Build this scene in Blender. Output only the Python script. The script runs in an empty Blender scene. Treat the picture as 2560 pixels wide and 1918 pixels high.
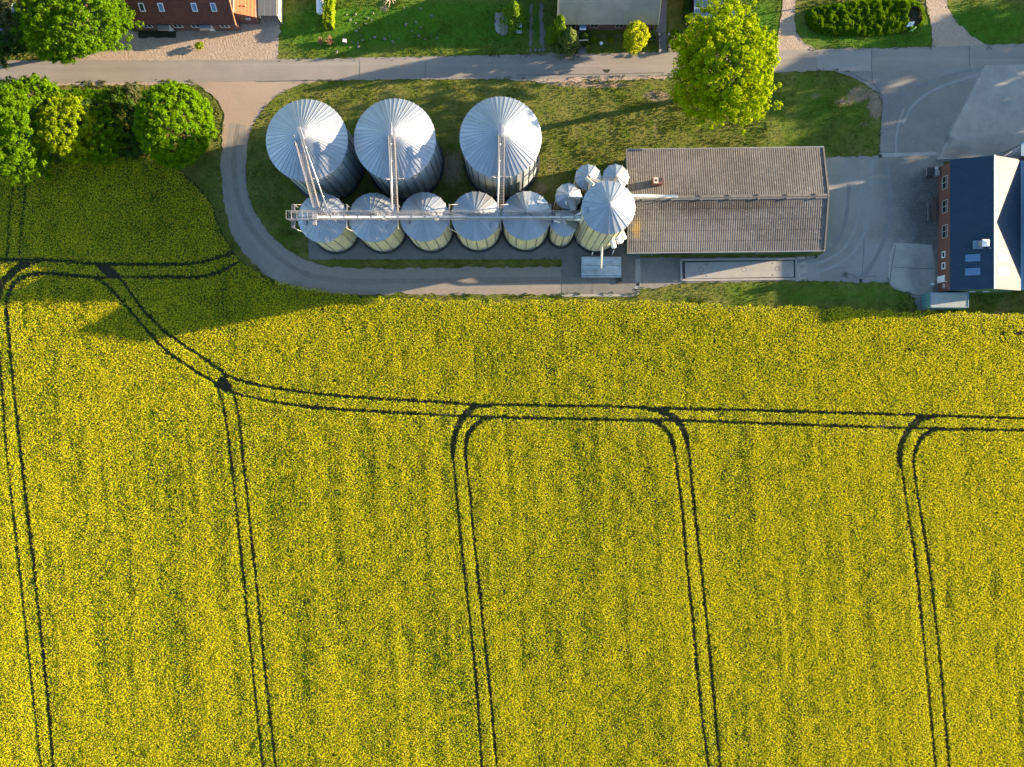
import bpy, math, random
import numpy as np
from mathutils import Vector, Matrix

# ------------------------------------------------------------------ scene, camera, light
S = bpy.context.scene
COL = S.collection
random.seed(7)
RNG = np.random.default_rng(11)
R = math.radians
CAM_H, FPX = 120.0, 1850.0           # flying height and focal length in pixels of a 2560 px frame

cam = bpy.data.cameras.new('camera')
camo = bpy.data.objects.new('camera', cam)
COL.objects.link(camo)
camo.location = (0, 0, CAM_H)
camo.rotation_euler = (0, 0, 0)
cam.sensor_width = 36
cam.lens = 36 * FPX / 2560
cam.clip_start, cam.clip_end = 1, 6000
S.camera = camo

SUN_EL, SUN_AZ = R(10.5), R(11.3)     # elevation; azimuth counted from +X towards +Y
sdir = Vector((math.cos(SUN_EL) * math.cos(SUN_AZ), math.cos(SUN_EL) * math.sin(SUN_AZ), math.sin(SUN_EL)))
sun = bpy.data.lights.new('sun', 'SUN')
suno = bpy.data.objects.new('sun', sun)
COL.objects.link(suno)
suno.rotation_euler = sdir.to_track_quat('Z', 'Y').to_euler()
sun.energy = 5.0
sun.angle = R(0.5)
sun.color = (1.0, 0.75, 0.48)

W = bpy.data.worlds.new('World')
S.world = W
W.use_nodes = True
nt = W.node_tree
bg = nt.nodes['Background']
sky = nt.nodes.new('ShaderNodeTexSky')
sky.sky_type = 'NISHITA'
sky.sun_disc = False
sky.sun_elevation = SUN_EL
sky.sun_rotation = R(90) - SUN_AZ
sky.air_density = 1.0
sky.dust_density = 0.7
sky.ozone_density = 2.0
nt.links.new(sky.outputs[0], bg.inputs[0])
bg.inputs[1].default_value = 0.088

S.view_settings.view_transform = 'Standard'
S.view_settings.look = 'None'
S.view_settings.gamma = 1
S.view_settings.exposure = 2.47
S.cycles.max_bounces = 6
S.cycles.diffuse_bounces = 3
S.cycles.glossy_bounces = 2
S.cycles.transmission_bounces = 2
S.cycles.transparent_max_bounces = 4
S.cycles.caustics_reflective = False
S.cycles.caustics_refractive = False


def P(px, py, z=0.0):
    """point of the place that the 2560 px photograph shows at (px, py), at height z"""
    k = (CAM_H - z) / FPX
    return Vector(((px - 1280) * k, (959 - py) * k, z))


# ------------------------------------------------------------------ materials
def new_mat(name):
    m = bpy.data.materials.new(name)
    m.use_nodes = True
    t = m.node_tree
    b = t.nodes['Principled BSDF']
    return m, t, b


def N(t, kind, **kw):
    n = t.nodes.new(kind)
    for k, v in kw.items():
        setattr(n, k, v)
    return n


def noise(t, vec, scale, detail=4, rough=0.6, dist=0.0):
    n = N(t, 'ShaderNodeTexNoise')
    n.inputs['Scale'].default_value = scale
    n.inputs['Detail'].default_value = detail
    n.inputs['Roughness'].default_value = rough
    n.inputs['Distortion'].default_value = dist
    t.links.new(vec, n.inputs['Vector'])
    return n.outputs['Fac']


def ramp(t, fac, a, b):
    n = N(t, 'ShaderNodeMapRange')
    n.inputs[1].default_value = a
    n.inputs[2].default_value = b
    t.links.new(fac, n.inputs[0])
    return n.outputs[0]


def mixc(t, fac, a, b):
    n = N(t, 'ShaderNodeMix', data_type='RGBA')
    for i, v in ((6, a), (7, b)):
        if isinstance(v, tuple):
            n.inputs[i].default_value = (*v, 1)
        else:
            t.links.new(v, n.inputs[i])
    if isinstance(fac, (int, float)):
        n.inputs[0].default_value = fac
    else:
        t.links.new(fac, n.inputs[0])
    return n.outputs[2]


def mul(t, a, b):
    n = N(t, 'ShaderNodeMath', operation='MULTIPLY')
    for i, v in enumerate((a, b)):
        if isinstance(v, (int, float)):
            n.inputs[i].default_value = v
        else:
            t.links.new(v, n.inputs[i])
    return n.outputs[0]


def pos(t, sx=1, sy=1, sz=1, rz=0):
    g = N(t, 'ShaderNodeNewGeometry')
    m = N(t, 'ShaderNodeMapping')
    m.inputs['Scale'].default_value = (sx, sy, sz)
    m.inputs['Rotation'].default_value = (0, 0, rz)
    t.links.new(g.outputs['Position'], m.inputs['Vector'])
    return m.outputs[0]


def surf(name, c1, c2, scale=1.0, lo=.35, hi=.65, rough=.8, metal=0, spec=.5, big=None, bigscale=.12,
         speck=None, bump=0.0, bscale=6.0, stretch=(1, 1, 1), streak=None, rz=0, spots=()):
    """a surface of two colours mottled by noise, a larger stain colour, specks and bumps"""
    m, t, b = new_mat(name)
    v = pos(t, *stretch, rz)
    col = mixc(t, ramp(t, noise(t, v, scale), lo, hi), c1, c2)
    if big:
        v2 = pos(t)
        col = mixc(t, mul(t, ramp(t, noise(t, v2, bigscale, 5, .65, .4), .45, .68), big[3]), col, big[:3])
    if streak:
        v3 = pos(t, *streak[4], rz)
        col = mixc(t, mul(t, ramp(t, noise(t, v3, 1.0, 3), .5, .75), streak[3]), col, streak[:3])
    for (sx, sy, rx, ry, st, c) in spots:       # stains with a place of their own: ragged patches of another colour
        g = N(t, 'ShaderNodeNewGeometry')
        mp = N(t, 'ShaderNodeMapping')
        mp.inputs['Location'].default_value = (-sx / rx, -sy / ry, 0)
        mp.inputs['Scale'].default_value = (1 / rx, 1 / ry, 0)
        t.links.new(g.outputs['Position'], mp.inputs['Vector'])
        ln = N(t, 'ShaderNodeVectorMath', operation='LENGTH')
        t.links.new(mp.outputs[0], ln.inputs[0])
        f = N(t, 'ShaderNodeMath', operation='MULTIPLY_ADD')
        t.links.new(noise(t, pos(t), 2.2 / (rx + ry), 6, .7, .3), f.inputs[0])
        f.inputs[1].default_value = 2.4
        t.links.new(ln.outputs['Value'], f.inputs[2])
        col = mixc(t, mul(t, ramp(t, f.outputs[0], 2.45, 1.6), st), col, c)
    if speck:
        v2 = pos(t)
        col = mixc(t, mul(t, ramp(t, noise(t, v2, speck[4], 2), .62, .7), speck[3]), col, speck[:3])
    t.links.new(col, b.inputs['Base Color'])
    b.inputs['Roughness'].default_value = rough
    b.inputs['Metallic'].default_value = metal
    b.inputs['Specular IOR Level'].default_value = spec
    if bump:
        bn = N(t, 'ShaderNodeBump')
        bn.inputs['Strength'].default_value = 1.0
        bn.inputs['Distance'].default_value = bump
        v4 = pos(t)
        t.links.new(noise(t, v4, bscale, 5, .65), bn.inputs['Height'])
        t.links.new(bn.outputs[0], b.inputs['Normal'])
    return m


def plain(name, c, rough=.6, metal=0, spec=.5, var=.15):
    return surf(name, c, tuple(x * (1 - var) for x in c), 1.5, .3, .7, rough, metal, spec)


def leaf_mat(name, a, b, trans=.35, rough=.55, tcol=None):
    """foliage: colours vary from leaf to leaf through the face attribute v; thin leaves pass some light"""
    m = bpy.data.materials.new(name)
    m.use_nodes = True
    t = m.node_tree
    t.nodes.clear()
    out = N(t, 'ShaderNodeOutputMaterial')
    at = N(t, 'ShaderNodeAttribute', attribute_name='v')
    col = mixc(t, at.outputs['Fac'], a, b)
    d = N(t, 'ShaderNodeBsdfDiffuse')
    t.links.new(col, d.inputs[0])
    tr = N(t, 'ShaderNodeBsdfTranslucent')
    tc = mixc(t, .5, col, tcol) if tcol else col
    t.links.new(tc, tr.inputs[0])
    mx = N(t, 'ShaderNodeMixShader')
    mx.inputs[0].default_value = trans
    t.links.new(d.outputs[0], mx.inputs[1])
    t.links.new(tr.outputs[0], mx.inputs[2])
    t.links.new(mx.outputs[0], out.inputs[0])
    return m


def tile_mat(name, c1, c2, dark, px=.3, py=.35, bumpd=.03, rough=.75):
    """roof tiles: rolls across, courses up the slope (object space x across, y/z up)"""
    m, t, b = new_mat(name)
    v = pos(t)
    col = mixc(t, ramp(t, noise(t, v, 2.2, 4), .35, .65), c1, c2)
    col = mixc(t, mul(t, ramp(t, noise(t, v, .9, 5, .7), .55, .7), .75), col, dark)
    w = N(t, 'ShaderNodeTexWave', wave_type='BANDS', bands_direction='X')
    w.inputs['Scale'].default_value = math.pi / px / math.pi * .5 * 1.0
    t.links.new(v, w.inputs['Vector'])
    w2 = N(t, 'ShaderNodeTexWave', wave_type='BANDS', bands_direction='Y', wave_profile='SAW')
    w2.inputs['Scale'].default_value = .5 / py
    t.links.new(v, w2.inputs['Vector'])
    ad = N(t, 'ShaderNodeMath', operation='ADD')
    t.links.new(w.outputs['Fac'], ad.inputs[0])
    t.links.new(w2.outputs['Fac'], ad.inputs[1])
    bn = N(t, 'ShaderNodeBump')
    bn.inputs['Distance'].default_value = bumpd
    t.links.new(ad.outputs[0], bn.inputs['Height'])
    t.links.new(bn.outputs[0], b.inputs['Normal'])
    t.links.new(col, b.inputs['Base Color'])
    b.inputs['Roughness'].default_value = rough
    return m


M = {}
M['road'] = surf('road asphalt', (.195, .178, .152), (.24, .217, .185), .35, .3, .7, .85, big=(.17, .16, .15, .5), bigscale=.16,
                 speck=(.34, .32, .29, .5, 7), bump=.012, bscale=9, stretch=(.25, 1, 1), streak=(.30, .27, .235, .5, (.02, .9, 1)))
M['yard'] = surf('yard asphalt', (.155, .147, .129), (.195, .184, .161), .5, .3, .7, .85, big=(.13, .135, .14, .6), bigscale=.13,
                 speck=(.30, .30, .29, .6, 3.5), bump=.012, bscale=7, streak=(.24, .235, .22, .4, (.07, .25, 1)),
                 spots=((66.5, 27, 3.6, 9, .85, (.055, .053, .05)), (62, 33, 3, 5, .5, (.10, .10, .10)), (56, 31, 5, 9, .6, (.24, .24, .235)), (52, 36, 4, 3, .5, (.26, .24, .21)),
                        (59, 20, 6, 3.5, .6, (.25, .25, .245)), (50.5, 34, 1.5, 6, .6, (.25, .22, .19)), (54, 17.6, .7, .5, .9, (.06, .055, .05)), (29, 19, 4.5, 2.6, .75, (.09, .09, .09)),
                        (62, 45, 5, 4, .6, (.13, .135, .14)), (70, 52, 7, 2, .5, (.235, .23, .22)), (58, 42, 1.4, 7, .6, (.24, .235, .225)), (48.3, 18, 1.5, 2.5, .5, (.27, .265, .26))))
M['loop'] = surf('loop track', (.195, .172, .14), (.245, .215, .175), .6, .3, .7, .9, big=(.17, .16, .145, .6), bigscale=.2,
                 speck=(.32, .3, .27, .5, 5), bump=.03, bscale=5,
                 spots=((-45, 44, 7, 8, .85, (.30, .225, .165)), (-40, 49, 9, 4, .85, (.31, .24, .18)), (-39, 16, 3, 2, .5, (.36, .34, .31)), (-42, 19, 2.5, 3, .5, (.16, .15, .14))))
M['gravel'] = surf('gravel', (.36, .29, .225), (.27, .215, .165), 2.2, .35, .65, .95, big=(.28, .21, .14, .5), bigscale=.3,
                   speck=(.46, .40, .33, .6, 6), bump=.09, bscale=3.2)
M['conc'] = surf('concrete', (.275, .26, .23), (.33, .31, .275), .7, .3, .7, .85, big=(.19, .185, .18, .7), bigscale=.22,
                 speck=(.36, .35, .33, .4, 6), bump=.006, bscale=12,
                 spots=((72, 37.5, 3, 1.6, .7, (.16, .14, .12)), (70, 39.6, 1.6, 1, .8, (.10, .095, .09)), (77, 38.5, 3, 2, .5, (.21, .18, .15)), (65.5, 17.5, 2, 2.5, .6, (.15, .15, .15))))
M['conc_dark'] = surf('stained concrete', (.125, .12, .108), (.165, .158, .142), .8, .3, .7, .9, big=(.115, .115, .11, .6), bigscale=.3,
                      speck=(.25, .25, .24, .5, 5), bump=.01, bscale=9)
M['conc_light'] = surf('pale concrete', (.25, .243, .222), (.31, .30, .275), .8, .3, .7, .85, big=(.27, .26, .25, .6), bigscale=.3, bump=.006)
M['soil'] = surf('field soil', (.016, .018, .007), (.034, .031, .017), 1.2, .3, .7, .95, big=(.02, .028, .01, .6), bigscale=.6, bump=.06, bscale=4)
M['galv'] = surf('galvanised steel', (.36, .395, .44), (.30, .335, .375), .55, .35, .65, .40, .65, .5, big=(.40, .43, .465, .5), bigscale=.35, bump=.004, bscale=2.0)
_t = M['galv'].node_tree
_b = _t.nodes['Principled BSDF']
_c = _b.inputs['Base Color'].links[0].from_socket
_a = N(_t, 'ShaderNodeAttribute', attribute_name='v')
_t.links.new(mixc(_t, mul(_t, _a.outputs['Fac'], .55), _c, (.22, .245, .27)), _b.inputs['Base Color'])
M['galv_rib'] = surf('galvanised rib', (.36, .39, .43), (.30, .33, .36), 1.0, rough=.42, metal=.7)
M['wall_steel'] = surf('silo wall steel', (.42, .50, .55), (.33, .40, .45), 1.2, .35, .65, .36, .3, .5, stretch=(1, 1, .3), big=(.30, .31, .31, .5), bigscale=.5)
M['cream_steel'] = surf('pale silo wall', (.68, .63, .37), (.55, .52, .33), .9, .35, .65, .38, .2, .5, stretch=(1, 1, .25), big=(.40, .41, .38, .6), bigscale=.6,  # cream walls; the stronger yellow paints in light reflected off the field
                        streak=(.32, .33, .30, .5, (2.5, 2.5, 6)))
M['white_steel'] = plain('white steel', (.78, .78, .76), .45, .1)
M['rail'] = surf('catwalk steel', (.40, .40, .40), (.30, .30, .30), 2, rough=.45, metal=.5, big=(.5, .33, .25, .25), bigscale=.6)
M['grate'] = surf('grating', (.33, .33, .33), (.24, .24, .24), 3, rough=.6, metal=.4)
M['stiff'] = surf('stiffener steel', (.20, .22, .23), (.15, .165, .17), 2, rough=.5, metal=.6)
M['black'] = plain('dark rubber', (.025, .025, .028), .7)
M['ring'] = plain('bitumen ring', (.03, .032, .033), .8)
M['fibre'] = surf('fibre cement sheet', (.104, .098, .094), (.070, .066, .064), 1.6, .38, .62, .9, big=(.155, .146, .137, .6), bigscale=.25,
                  speck=(.24, .23, .22, .7, 3.4), streak=(.048, .043, .038, .6, (3.5, .35, 1)), bump=.01, bscale=6,
                  spots=((29, 27.4, 7, 1.6, .8, (.035, .028, .022)), (37, 28, 6, 1.2, .7, (.042, .035, .028)), (24, 23.5, 5, 3.4, .5, (.16, .147, .13)), (31, 22.5, 6, 2.6, .45, (.17, .162, .152)),
                         (43, 24, 4, 4, .4, (.06, .056, .054)), (19.3, 24.2, .7, 1.5, .9, (.25, .17, .05)), (36, 33, 9, 3, .3, (.06, .056, .052)), (26, 34, 5, 2, .4, (.155, .146, .14))))
M['fibre_pale'] = surf('pale ridge sheet', (.135, .128, .12), (.09, .086, .08), 2, rough=.85)
M['green_wall'] = plain('green boards', (.035, .10, .06), .7, var=.35)
M['dark_glass'] = plain('dark glass', (.02, .025, .03), .15, spec=.6)
M['frame_pale'] = plain('pale window frame', (.42, .39, .36), .5)
M['white'] = plain('white paint', (.75, .76, .77), .5)
M['brick'] = surf('brick', (.17, .07, .055), (.135, .056, .045), 3, rough=.85, big=(.12, .05, .04, .5), bigscale=.5, bump=.01, bscale=9)
M['brick_dark'] = surf('brown brick', (.16, .085, .07), (.12, .065, .055), 3, rough=.85, bump=.01, bscale=9)
M['brick_orange'] = plain('orange brick', (.50, .20, .09), .8)
M['navy'] = surf('navy roof', (.030, .055, .085), (.035, .062, .094), .6, rough=.42, spec=.04)
M['skylight'] = surf('translucent sheet', (.11, .20, .34), (.085, .17, .30), 3, rough=.4, stretch=(.5, 4, 1))  # blue of the reflected sky put into the sheet colour
M['skylight_sunlit'] = surf('sunlit translucent sheet', (.72, .72, .70), (.64, .64, .62), 3, rough=.45, stretch=(.5, 4, 1))  # same sheets on the sunny slope, sunlit white put into the colour
M['trim_blue'] = plain('pale blue steel', (.16, .25, .33), .45, .3)
M['teal'] = plain('teal steel', (.06, .21, .22), .55)
M['container_roof'] = surf('container roof', (.27, .30, .28), (.21, .245, .23), 1.2, rough=.55, big=(.16, .21, .20, .4), bigscale=.5)
M['tile'] = tile_mat('red tiles', (.15, .042, .024), (.11, .032, .022), (.035, .02, .017))
M['tile_orange'] = tile_mat('orange tiles', (.46, .125, .045), (.38, .10, .04), (.16, .05, .03))
M['slate'] = surf('grey roof slabs', (.255, .25, .20), (.21, .205, .165), .9, .3, .7, .8, big=(.30, .295, .24, .6), bigscale=.35, bump=.008, bscale=5, streak=(.17, .17, .135, .5, (.9, .2, 1)))
M['steel_blue'] = surf('blue grey sheet roof', (.12, .17, .22), (.10, .145, .19), .8, rough=.5, metal=.2)
M['glass_roof'] = surf('milky roof pane', (.12, .125, .125), (.10, .104, .104), 1, rough=.35)
M['cream_board'] = plain('cream boards', (.55, .50, .33), .6)
M['tank'] = surf('white tank paint', (.62, .70, .76), (.55, .64, .71), .8, rough=.4)
M['chimney_cap'] = plain('mortar cap', (.50, .46, .40), .8)
M['chimney_brick'] = plain('chimney brick', (.17, .075, .05), .85, var=.3)
M['bark'] = surf('bark', (.10, .075, .055), (.06, .045, .035), 4, rough=.9)
M['twig'] = plain('bare twigs', (.30, .15, .085), .8, var=.4)
M['deadwood'] = plain('bleached wood', (.48, .40, .28), .8)
M['wood'] = plain('old wood', (.10, .075, .06), .85, var=.4)
M['stone'] = plain('field stone', (.20, .19, .18), .85, var=.4)
M['slab'] = plain('path slab', (.16, .16, .165), .85)
M['tray'] = surf('painted tray steel', (.50, .57, .60), (.40, .47, .50), 1.2, rough=.45, metal=.2, big=(.20, .23, .24, .6), bigscale=.7, streak=(.16, .18, .19, .6, (.6, 2.6, 1)))
M['pipe_cream'] = plain('cream pipe', (.62, .58, .45), .5)
M['orange_band'] = plain('rusty band', (.35, .12, .05), .8)
M['sign_green'] = plain('bright green board', (.30, .60, .18), .5)
M['lilac'] = leaf_mat('lilac blossom', (.30, .27, .42), (.45, .42, .55), .2)

M['leaf_maple'] = leaf_mat('bright maple leaves', (.13, .24, .003), (.37, .45, .004), .42, tcol=(.42, .52, .004))
M['leaf_green'] = leaf_mat('fresh green leaves', (.03, .095, .003), (.13, .235, .004), .36, tcol=(.17, .31, .004))
M['leaf_chestnut'] = leaf_mat('chestnut leaves', (.03, .105, .003), (.15, .265, .004), .36, tcol=(.19, .34, .004))
M['leaf_yellow'] = leaf_mat('yellow green leaves', (.08, .15, .004), (.26, .32, .005), .38, tcol=(.32, .39, .005))
M['leaf_dark'] = leaf_mat('dark shrub leaves', (.025, .065, .012), (.06, .11, .018), .25)
M['leaf_olive'] = leaf_mat('olive shrub leaves', (.06, .075, .03), (.10, .11, .045), .25)
M['leaf_conifer'] = leaf_mat('conifer sprays', (.07, .15, .014), (.17, .27, .02), .2)
M['leaf_spruce'] = leaf_mat('spruce needles', (.06, .10, .028), (.15, .19, .05), .15)
M['leaf_gold'] = leaf_mat('golden leaves', (.26, .31, .010), (.46, .50, .02), .4)
M['leaf_clip'] = leaf_mat('clipped hedge leaves', (.06, .16, .005), (.17, .30, .006), .38)
M['leaf_hedge'] = leaf_mat('hedge leaves', (.15, .25, .012), (.30, .38, .015), .35)
M['grass'] = leaf_mat('grass blades', (.08, .12, .012), (.20, .205, .04), .35)
M['flower'] = leaf_mat('rape blossom', (.76, .682, .010), (.95, .865, .05), .42)
M['stalk'] = leaf_mat('rape leaves and buds', (.026, .11, .003), (.11, .265, .005), .25)


# ------------------------------------------------------------------ mesh helpers
class MB:
    def __init__(self):
        self.v, self.f, self.m = [], [], []

    def add(self, vs, fs, mi=0):
        o = len(self.v)
        self.v += [tuple(x) for x in vs]
        self.f += [tuple(i + o for i in f) for f in fs]
        self.m += [mi] * len(fs)
        return self

    def hexa(self, p, mi=0):
        """8 corners: bottom 4 then top 4, both counter-clockwise from above"""
        return self.add(p, [(3, 2, 1, 0), (4, 5, 6, 7), (0, 1, 5, 4), (1, 2, 6, 5), (2, 3, 7, 6), (3, 0, 4, 7)], mi)

    def box(self, c, s, rz=0.0, mi=0):
        c = Vector(c)
        hx, hy, hz = s[0] / 2, s[1] / 2, s[2] / 2
        ca, sa = math.cos(rz), math.sin(rz)
        p = []
        for z in (-hz, hz):
            for x, y in ((-hx, -hy), (hx, -hy), (hx, hy), (-hx, hy)):
                p.append(c + Vector((x * ca - y * sa, x * sa + y * ca, z)))
        return self.hexa(p, mi)

    def beam(self, a, b, w, h=None, mi=0):
        a, b = Vector(a), Vector(b)
        h = h or w
        d = (b - a).normalized()
        up = Vector((0, 0, 1)) if abs(d.z) < .98 else Vector((1, 0, 0))
        sx = d.cross(up).normalized()
        uy = sx.cross(d).normalized()
        p = []
        for e in (a, b):
            for x, y in ((-w / 2, -h / 2), (w / 2, -h / 2), (w / 2, h / 2), (-w / 2, h / 2)):
                p.append(e + sx * x + uy * y)
        return self.add(p, [(0, 1, 2, 3), (7, 6, 5, 4), (0, 4, 5, 1), (1, 5, 6, 2), (2, 6, 7, 3), (3, 7, 4, 0)], mi)

    def tube(self, pts, rads, n=12, mi=0, cap=True):
        pts = [Vector(p) for p in pts]
        if isinstance(rads, (int, float)):
            rads = [rads] * len(pts)
        o = []
        for i, p in enumerate(pts):
            d = (pts[min(i + 1, len(pts) - 1)] - pts[max(i - 1, 0)]).normalized()
            up = Vector((0, 0, 1)) if abs(d.z) < .9 else Vector((1, 0, 0))
            a = d.cross(up).normalized()
            b = d.cross(a).normalized()
            o += [p + (a * math.cos(2 * math.pi * k / n) + b * math.sin(2 * math.pi * k / n)) * rads[i] for k in range(n)]
        fs = []
        for i in range(len(pts) - 1):
            for k in range(n):
                k2 = (k + 1) % n
                fs.append((i * n + k, i * n + k2, (i + 1) * n + k2, (i + 1) * n + k))
        if cap:
            fs.append(tuple(range(n)))
            fs.append(tuple((len(pts) - 1) * n + k for k in range(n))[::-1])
        return self.add(o, fs, mi)

    def lathe(self, c, prof, n=24, mi=0, a0=0.0, cap=True):
        """prof: list of (r, z) from the bottom up round the vertical through c"""
        c = Vector(c)
        o, fs = [], []
        for r, z in prof:
            for k in range(n):
                a = a0 + 2 * math.pi * k / n
                o.append(c + Vector((r * math.cos(a), r * math.sin(a), z)))
        for i in range(len(prof) - 1):
            for k in range(n):
                k2 = (k + 1) % n
                fs.append((i * n + k, i * n + k2, (i + 1) * n + k2, (i + 1) * n + k))
        if cap:
            fs.append(tuple((len(prof) - 1) * n + k for k in range(n)))
            fs.append(tuple(range(n))[::-1])
        return self.add(o, fs, mi)

    def ball(self, c, r, n=10, m=6, mi=0, jit=0.0):
        c = Vector(c)
        if isinstance(r, (int, float)):
            r = (r, r, r)
        prof = [(math.sin(math.pi * i / m), -math.cos(math.pi * i / m)) for i in range(m + 1)]
        o, fs = [], []
        for q, z in prof:
            for k in range(n):
                a = 2 * math.pi * k / n
                j = 1 + random.uniform(-jit, jit)
                o.append(c + Vector((q * math.cos(a) * r[0] * j, q * math.sin(a) * r[1] * j, z * r[2] * j)))
        for i in range(m):
            for k in range(n):
                k2 = (k + 1) % n
                fs.append((i * n + k, i * n + k2, (i + 1) * n + k2, (i + 1) * n + k))
        return self.add(o, fs, mi)

    def poly(self, pts, mi=0):
        return self.add(pts, [tuple(range(len(pts)))], mi)

    def slab(self, pts, t, mi=0):
        """a plate: the polygon pts as upper face, thickness t straight down"""
        n = len(pts)
        pts = [Vector(p) for p in pts]
        lo = [p - Vector((0, 0, t)) for p in pts]
        fs = [tuple(range(n)), tuple(range(2 * n - 1, n - 1, -1))]
        fs += [(i, i + n, (i + 1) % n + n, (i + 1) % n) for i in range(n)]
        return self.add(pts + lo, fs, mi)

    def build(self, name, mats, parent=None, smooth=False):
        off = Vector((0, 0, 0))
        q = parent
        while q is not None:
            off += Vector(q.location)
            q = q.parent
        me = bpy.data.meshes.new(name)
        me.from_pydata([tuple(Vector(v) - off) for v in self.v], [], self.f)
        if not isinstance(mats, (list, tuple)):
            mats = [mats]
        for m in mats:
            me.materials.append(m)
        if len(mats) > 1:
            me.polygons.foreach_set('material_index', self.m)
        if smooth:
            me.polygons.foreach_set('use_smooth', [True] * len(self.f))
        me.update()
        o = bpy.data.objects.new(name, me)
        COL.objects.link(o)
        if parent is not None:
            o.parent = parent
        return o


def tag(o, label=None, cat=None, group=None, kind=None):
    if label:
        o['label'] = label
    if cat:
        o['category'] = cat
    if group:
        o['group'] = group
    if kind:
        o['kind'] = kind
    return o


def thing(name, loc, label, cat, group=None):
    o = bpy.data.objects.new(name, None)
    o.empty_display_size = .5
    COL.objects.link(o)
    o.location = loc
    return tag(o, label, cat, group)


def np_mesh(name, verts, nper, mat_list, midx=None, v=None, parent=None, quads=False):
    """a mesh of separate faces with nper corners each, from a flat vertex array"""
    verts = np.asarray(verts, np.float32).reshape(-1, 3)
    off = Vector((0, 0, 0))
    q = parent
    while q is not None:
        off += Vector(q.location)
        q = q.parent
    verts = verts - np.array(off, np.float32)
    n = len(verts)
    nf = n // nper
    me = bpy.data.meshes.new(name)
    me.vertices.add(n)
    me.vertices.foreach_set('co', verts.ravel())
    me.loops.add(n)
    me.loops.foreach_set('vertex_index', np.arange(n, dtype=np.int32))
    me.polygons.add(nf)
    me.polygons.foreach_set('loop_start', np.arange(0, n, nper, dtype=np.int32))
    for m in mat_list:
        me.materials.append(m)
    if midx is not None:
        me.polygons.foreach_set('material_index', np.asarray(midx, np.int32))
    if v is not None:
        a = me.attributes.new('v', 'FLOAT', 'FACE')
        a.data.foreach_set('value', np.asarray(v, np.float32))
    me.update(calc_edges=True)
    o = bpy.data.objects.new(name, me)
    COL.objects.link(o)
    if parent is not None:
        o.parent = parent
    return o


def unit(a):
    return a / np.maximum(np.linalg.norm(a, axis=-1, keepdims=True), 1e-6)


def leaf_quads(p, nrm, size, aspect=.6):
    """one rhombic leaf at each point p, facing nrm"""
    n = len(p)
    nrm = unit(nrm)
    r = unit(RNG.normal(size=(n, 3)))
    a = unit(np.cross(nrm, r))
    b = np.cross(nrm, a)
    s = np.asarray(size).reshape(-1, 1) * np.ones((n, 1))
    return np.stack([p - a * s, p - b * s * aspect, p + a * s, p + b * s * aspect], 1).reshape(-1, 3)


def vnoise(x, y, scale, seed=0):
    """smooth value noise in 0..1"""
    g = np.random.default_rng(seed).random((256, 256))
    x = np.asarray(x) / scale + 77.3
    y = np.asarray(y) / scale + 31.7
    xi, yi = np.floor(x).astype(int), np.floor(y).astype(int)
    fx, fy = x - xi, y - yi
    fx, fy = fx * fx * (3 - 2 * fx), fy * fy * (3 - 2 * fy)
    a, b = g[xi % 256, yi % 256], g[(xi + 1) % 256, yi % 256]
    c, d = g[xi % 256, (yi + 1) % 256], g[(xi + 1) % 256, (yi + 1) % 256]
    return (a * (1 - fx) + b * fx) * (1 - fy) + (c * (1 - fx) + d * fx) * fy


def inside(px, py, poly):
    poly = np.asarray([(p[0], p[1]) for p in poly])
    r = np.zeros(len(px), bool)
    x1, y1 = poly[-1]
    for x2, y2 in poly:
        c = ((y2 > py) != (y1 > py))
        with np.errstate(divide='ignore', invalid='ignore'):
            xx = (x1 - x2) * (py - y2) / (y1 - y2 + 1e-12) + x2
        r ^= c & (px < xx)
        x1, y1 = x2, y2
    return r


def seg_dist(px, py, line):
    d = np.full(len(px), 1e9)
    for (x1, y1), (x2, y2) in zip(line[:-1], line[1:]):
        lo, hi = min(x1, x2) - 3, max(x1, x2) + 3
        lo2, hi2 = min(y1, y2) - 3, max(y1, y2) + 3
        k = np.nonzero((px > lo) & (px < hi) & (py > lo2) & (py < hi2))[0]
        if not len(k):
            continue
        dx, dy = x2 - x1, y2 - y1
        L = dx * dx + dy * dy + 1e-9
        t = np.clip(((px[k] - x1) * dx + (py[k] - y1) * dy) / L, 0, 1)
        dd = np.hypot(px[k] - x1 - t * dx, py[k] - y1 - t * dy)
        d[k] = np.minimum(d[k], dd)
    return d


def smooth_line(pts, it=2):
    pts = [Vector((p[0], p[1])) for p in pts]
    for _ in range(it):
        o = [pts[0]]
        for a, b in zip(pts[:-1], pts[1:]):
            o += [a * .75 + b * .25, a * .25 + b * .75]
        o.append(pts[-1])
        pts = o
    return [(p.x, p.y) for p in pts]


def rough_poly(pts, amp=.15, step=.6, z=0.0, seed=1):
    """a closed outline with a slightly ragged edge"""
    rr = random.Random(seed)
    o = []
    n = len(pts)
    for i in range(n):
        a, b = Vector(pts[i][:2]), Vector(pts[(i + 1) % n][:2])
        L = (b - a).length
        k = max(1, int(L / step))
        nn = Vector((-(b - a).y, (b - a).x)) / max(L, 1e-6)
        for j in range(k):
            q = a.lerp(b, j / k)
            if j:
                q = q + nn * rr.gauss(0, amp)
            o.append(Vector((q.x, q.y, z)))
    return o


def sheet(name, px, z, mat, amp=.12, seed=1, smooth=0, step=.6):
    pts = [P(*p)[:2] for p in px]
    if smooth:
        q = smooth_line(pts + [pts[0]], smooth)[:-1]
        pts = q
    mb = MB()
    mb.poly(rough_poly(pts, amp, step, z, seed))
    o = mb.build(name, mat)
    # make the face look up
    if o.data.polygons[0].normal.z < 0:
        o.data.flip_normals()
    tag(o, kind='structure')
    return o, pts


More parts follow.
